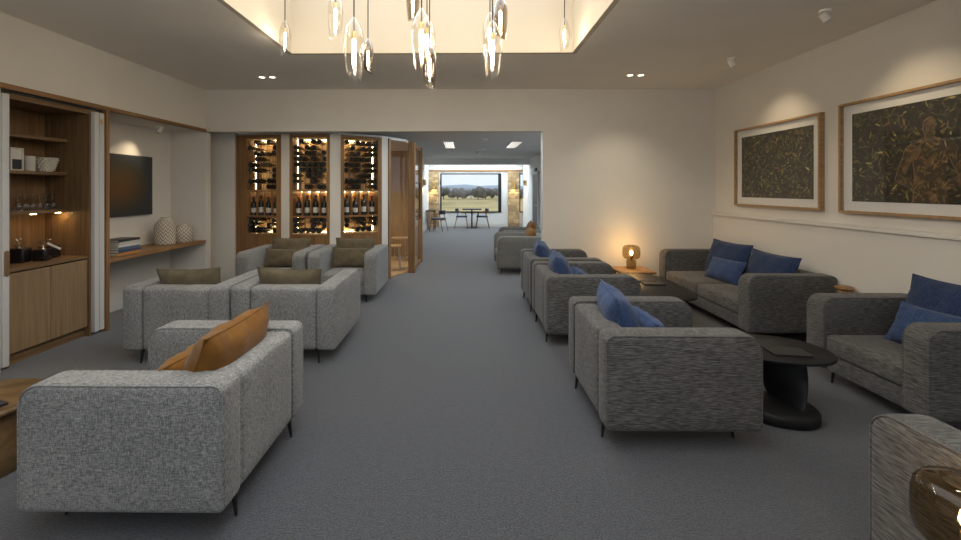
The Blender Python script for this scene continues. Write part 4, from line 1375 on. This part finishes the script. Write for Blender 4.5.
dining_chair((-0.16, 16.45, 0), PI / 2, 'oak dining chair at the window table on the wine room side')
dining_chair((0.66, 16.45, 0), -PI / 2, 'oak dining chair at the window table on the door side')
dining_chair((-0.98, 15.25, 0), -PI / 2 - 0.35, 'oak dining chair with navy back drawn up to the wall table')
t = thing('dining_table', 'small black pedestal dining table under the picture window', 'table', (0.25, 16.5, 0))
part('tabletop', 'black_wood', t, lambda m: m.slab(0.75, 0.75, (0.03,) * 4, 0.03, 0.006, (-0.375, -0.375, 0.72)), 40)
part('column', 'black_metal', t, lambda m: m.tube((0, 0, 0.012), (0, 0, 0.72), 0.03))
part('foot_plate', 'black_metal', t, lambda m: m.lathe([(0, 0), (0.22, 0), (0.22, 0.012), (0, 0.012)], 24, caps=False), 40)
t = thing('wall_table', 'narrow black topped table against the white corridor wall', 'table', (-1.30, 15.9, 0))
part('tabletop', 'black_wood', t, lambda m: m.slab(0.34, 0.7, (0.02,) * 4, 0.03, 0.006, (-0.17, -0.35, 0.70)), 40)
for sy in (-1, 1):
    part('leg', 'oak_v', t, lambda m: m.box(0.10, sy * 0.3 - 0.02, 0, 0.14, sy * 0.3 + 0.02, 0.70).box(-0.14, sy * 0.3 - 0.02, 0, -0.10, sy * 0.3 + 0.02, 0.70))
part('rail', 'oak_x', t, lambda m: m.box(-0.12, -0.3, 0.33, -0.10, 0.3, 0.38).box(0.10, -0.3, 0.33, 0.12, 0.3, 0.38))

# ------------------------------------------------------------------ the land outside
gz = -5.0
struct('ground_field', bx(-600, YE + 3, gz - 0.2, 600, 420, gz), 'grass_gold', label='dry golden field sloping away outside')
random.seed(21)


def ridge(name, y, x0, x1, zf, mat, label, th=60):
    m = MB()
    n = 60
    vs_, fs_ = [], []
    for i in range(n + 1):
        x = x0 + (x1 - x0) * i / n
        z = zf(i / n)
        vs_ += [(x, y - th, gz - 1), (x, y, z), (x, y + th, gz - 1)]
    for i in range(n):
        for k in (0, 1):
            fs_.append((3 * i + k, 3 * i + 3 + k, 3 * i + 4 + k, 3 * i + 1 + k))
    m.add(vs_, fs_)
    o = struct(name, m, mat, True, label)
    return o


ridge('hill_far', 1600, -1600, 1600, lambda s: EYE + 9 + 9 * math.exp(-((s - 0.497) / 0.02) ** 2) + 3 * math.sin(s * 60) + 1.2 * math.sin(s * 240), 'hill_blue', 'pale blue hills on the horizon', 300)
ridge('hill_near', 700, -800, 800, lambda s: EYE + 0.6 + 1.2 * math.sin(s * 40 + 1) + 0.6 * math.sin(s * 170), 'hill_grey', 'grey green wooded ridge in front of the blue hills', 100)


def crown_mesh(seed, mat):
    rnd = random.Random(seed)
    m = MB()
    for k in range(9):
        cx, cy, cz = rnd.uniform(-0.5, 0.5), rnd.uniform(-0.4, 0.4), rnd.uniform(0.35, 0.8)
        r = rnd.uniform(0.22, 0.36)
        rings = []
        for i in range(5):
            ph_ = -PI / 2 + PI * (i + 0.3) / 4.6
            rings.append([(cx + r * math.cos(ph_) * math.cos(2 * PI * j / 8) * rnd.uniform(0.85, 1.15), cy + r * math.cos(ph_) * math.sin(2 * PI * j / 8), cz + r * math.sin(ph_) * rnd.uniform(0.9, 1.1)) for j in range(8)])
        m.loft(rings)
    return m.mesh('crown', mat)


crowns = [crown_mesh(i, 'leaf_olive' if i % 2 else 'leaf_grey') for i in range(4)]
trunk_me = MB().tube((0, 0, 0), (0, 0, 0.5), 0.04, 0.025, 8).mesh('trunk', 'bark')
for k in range(22):
    x = -30 + k * 4.2 + random.uniform(-0.6, 0.6)
    y = 252 + (k % 3) * 8 + random.uniform(-2, 2)
    s = random.uniform(5.0, 7.2)
    t = thing('tree', 'grey green tree in the line along the far edge of the field', 'tree', (x, y, gz), random.uniform(0, 6), 'trees along the field')
    for nm, me in (('crown', crowns[k % 4]), ('trunk', trunk_me)):
        o = bpy.data.objects.new(nm, me)
        C.objects.link(o)
        o.parent = t
        o.scale = (s, s, s)
for x, y, w, lb in ((6, 330, 14, 'long low white farm building beyond the trees'), (24, 345, 9, 'shorter white farm shed beyond the trees')):
    t = thing('farm_building', lb, 'building', (x, y, gz))
    part('wall', 'plaster_white', t, lambda m: m.box(-w / 2, -3, 0, w / 2, 3, 4.6))
    part('roof', 'hill_grey', t, lambda m: m.prism([(-w / 2 - 0.3, -3.4), (w / 2 + 0.3, -3.4), (w / 2 + 0.3, 3.4), (-w / 2 - 0.3, 3.4)], 4.6, 5.2))
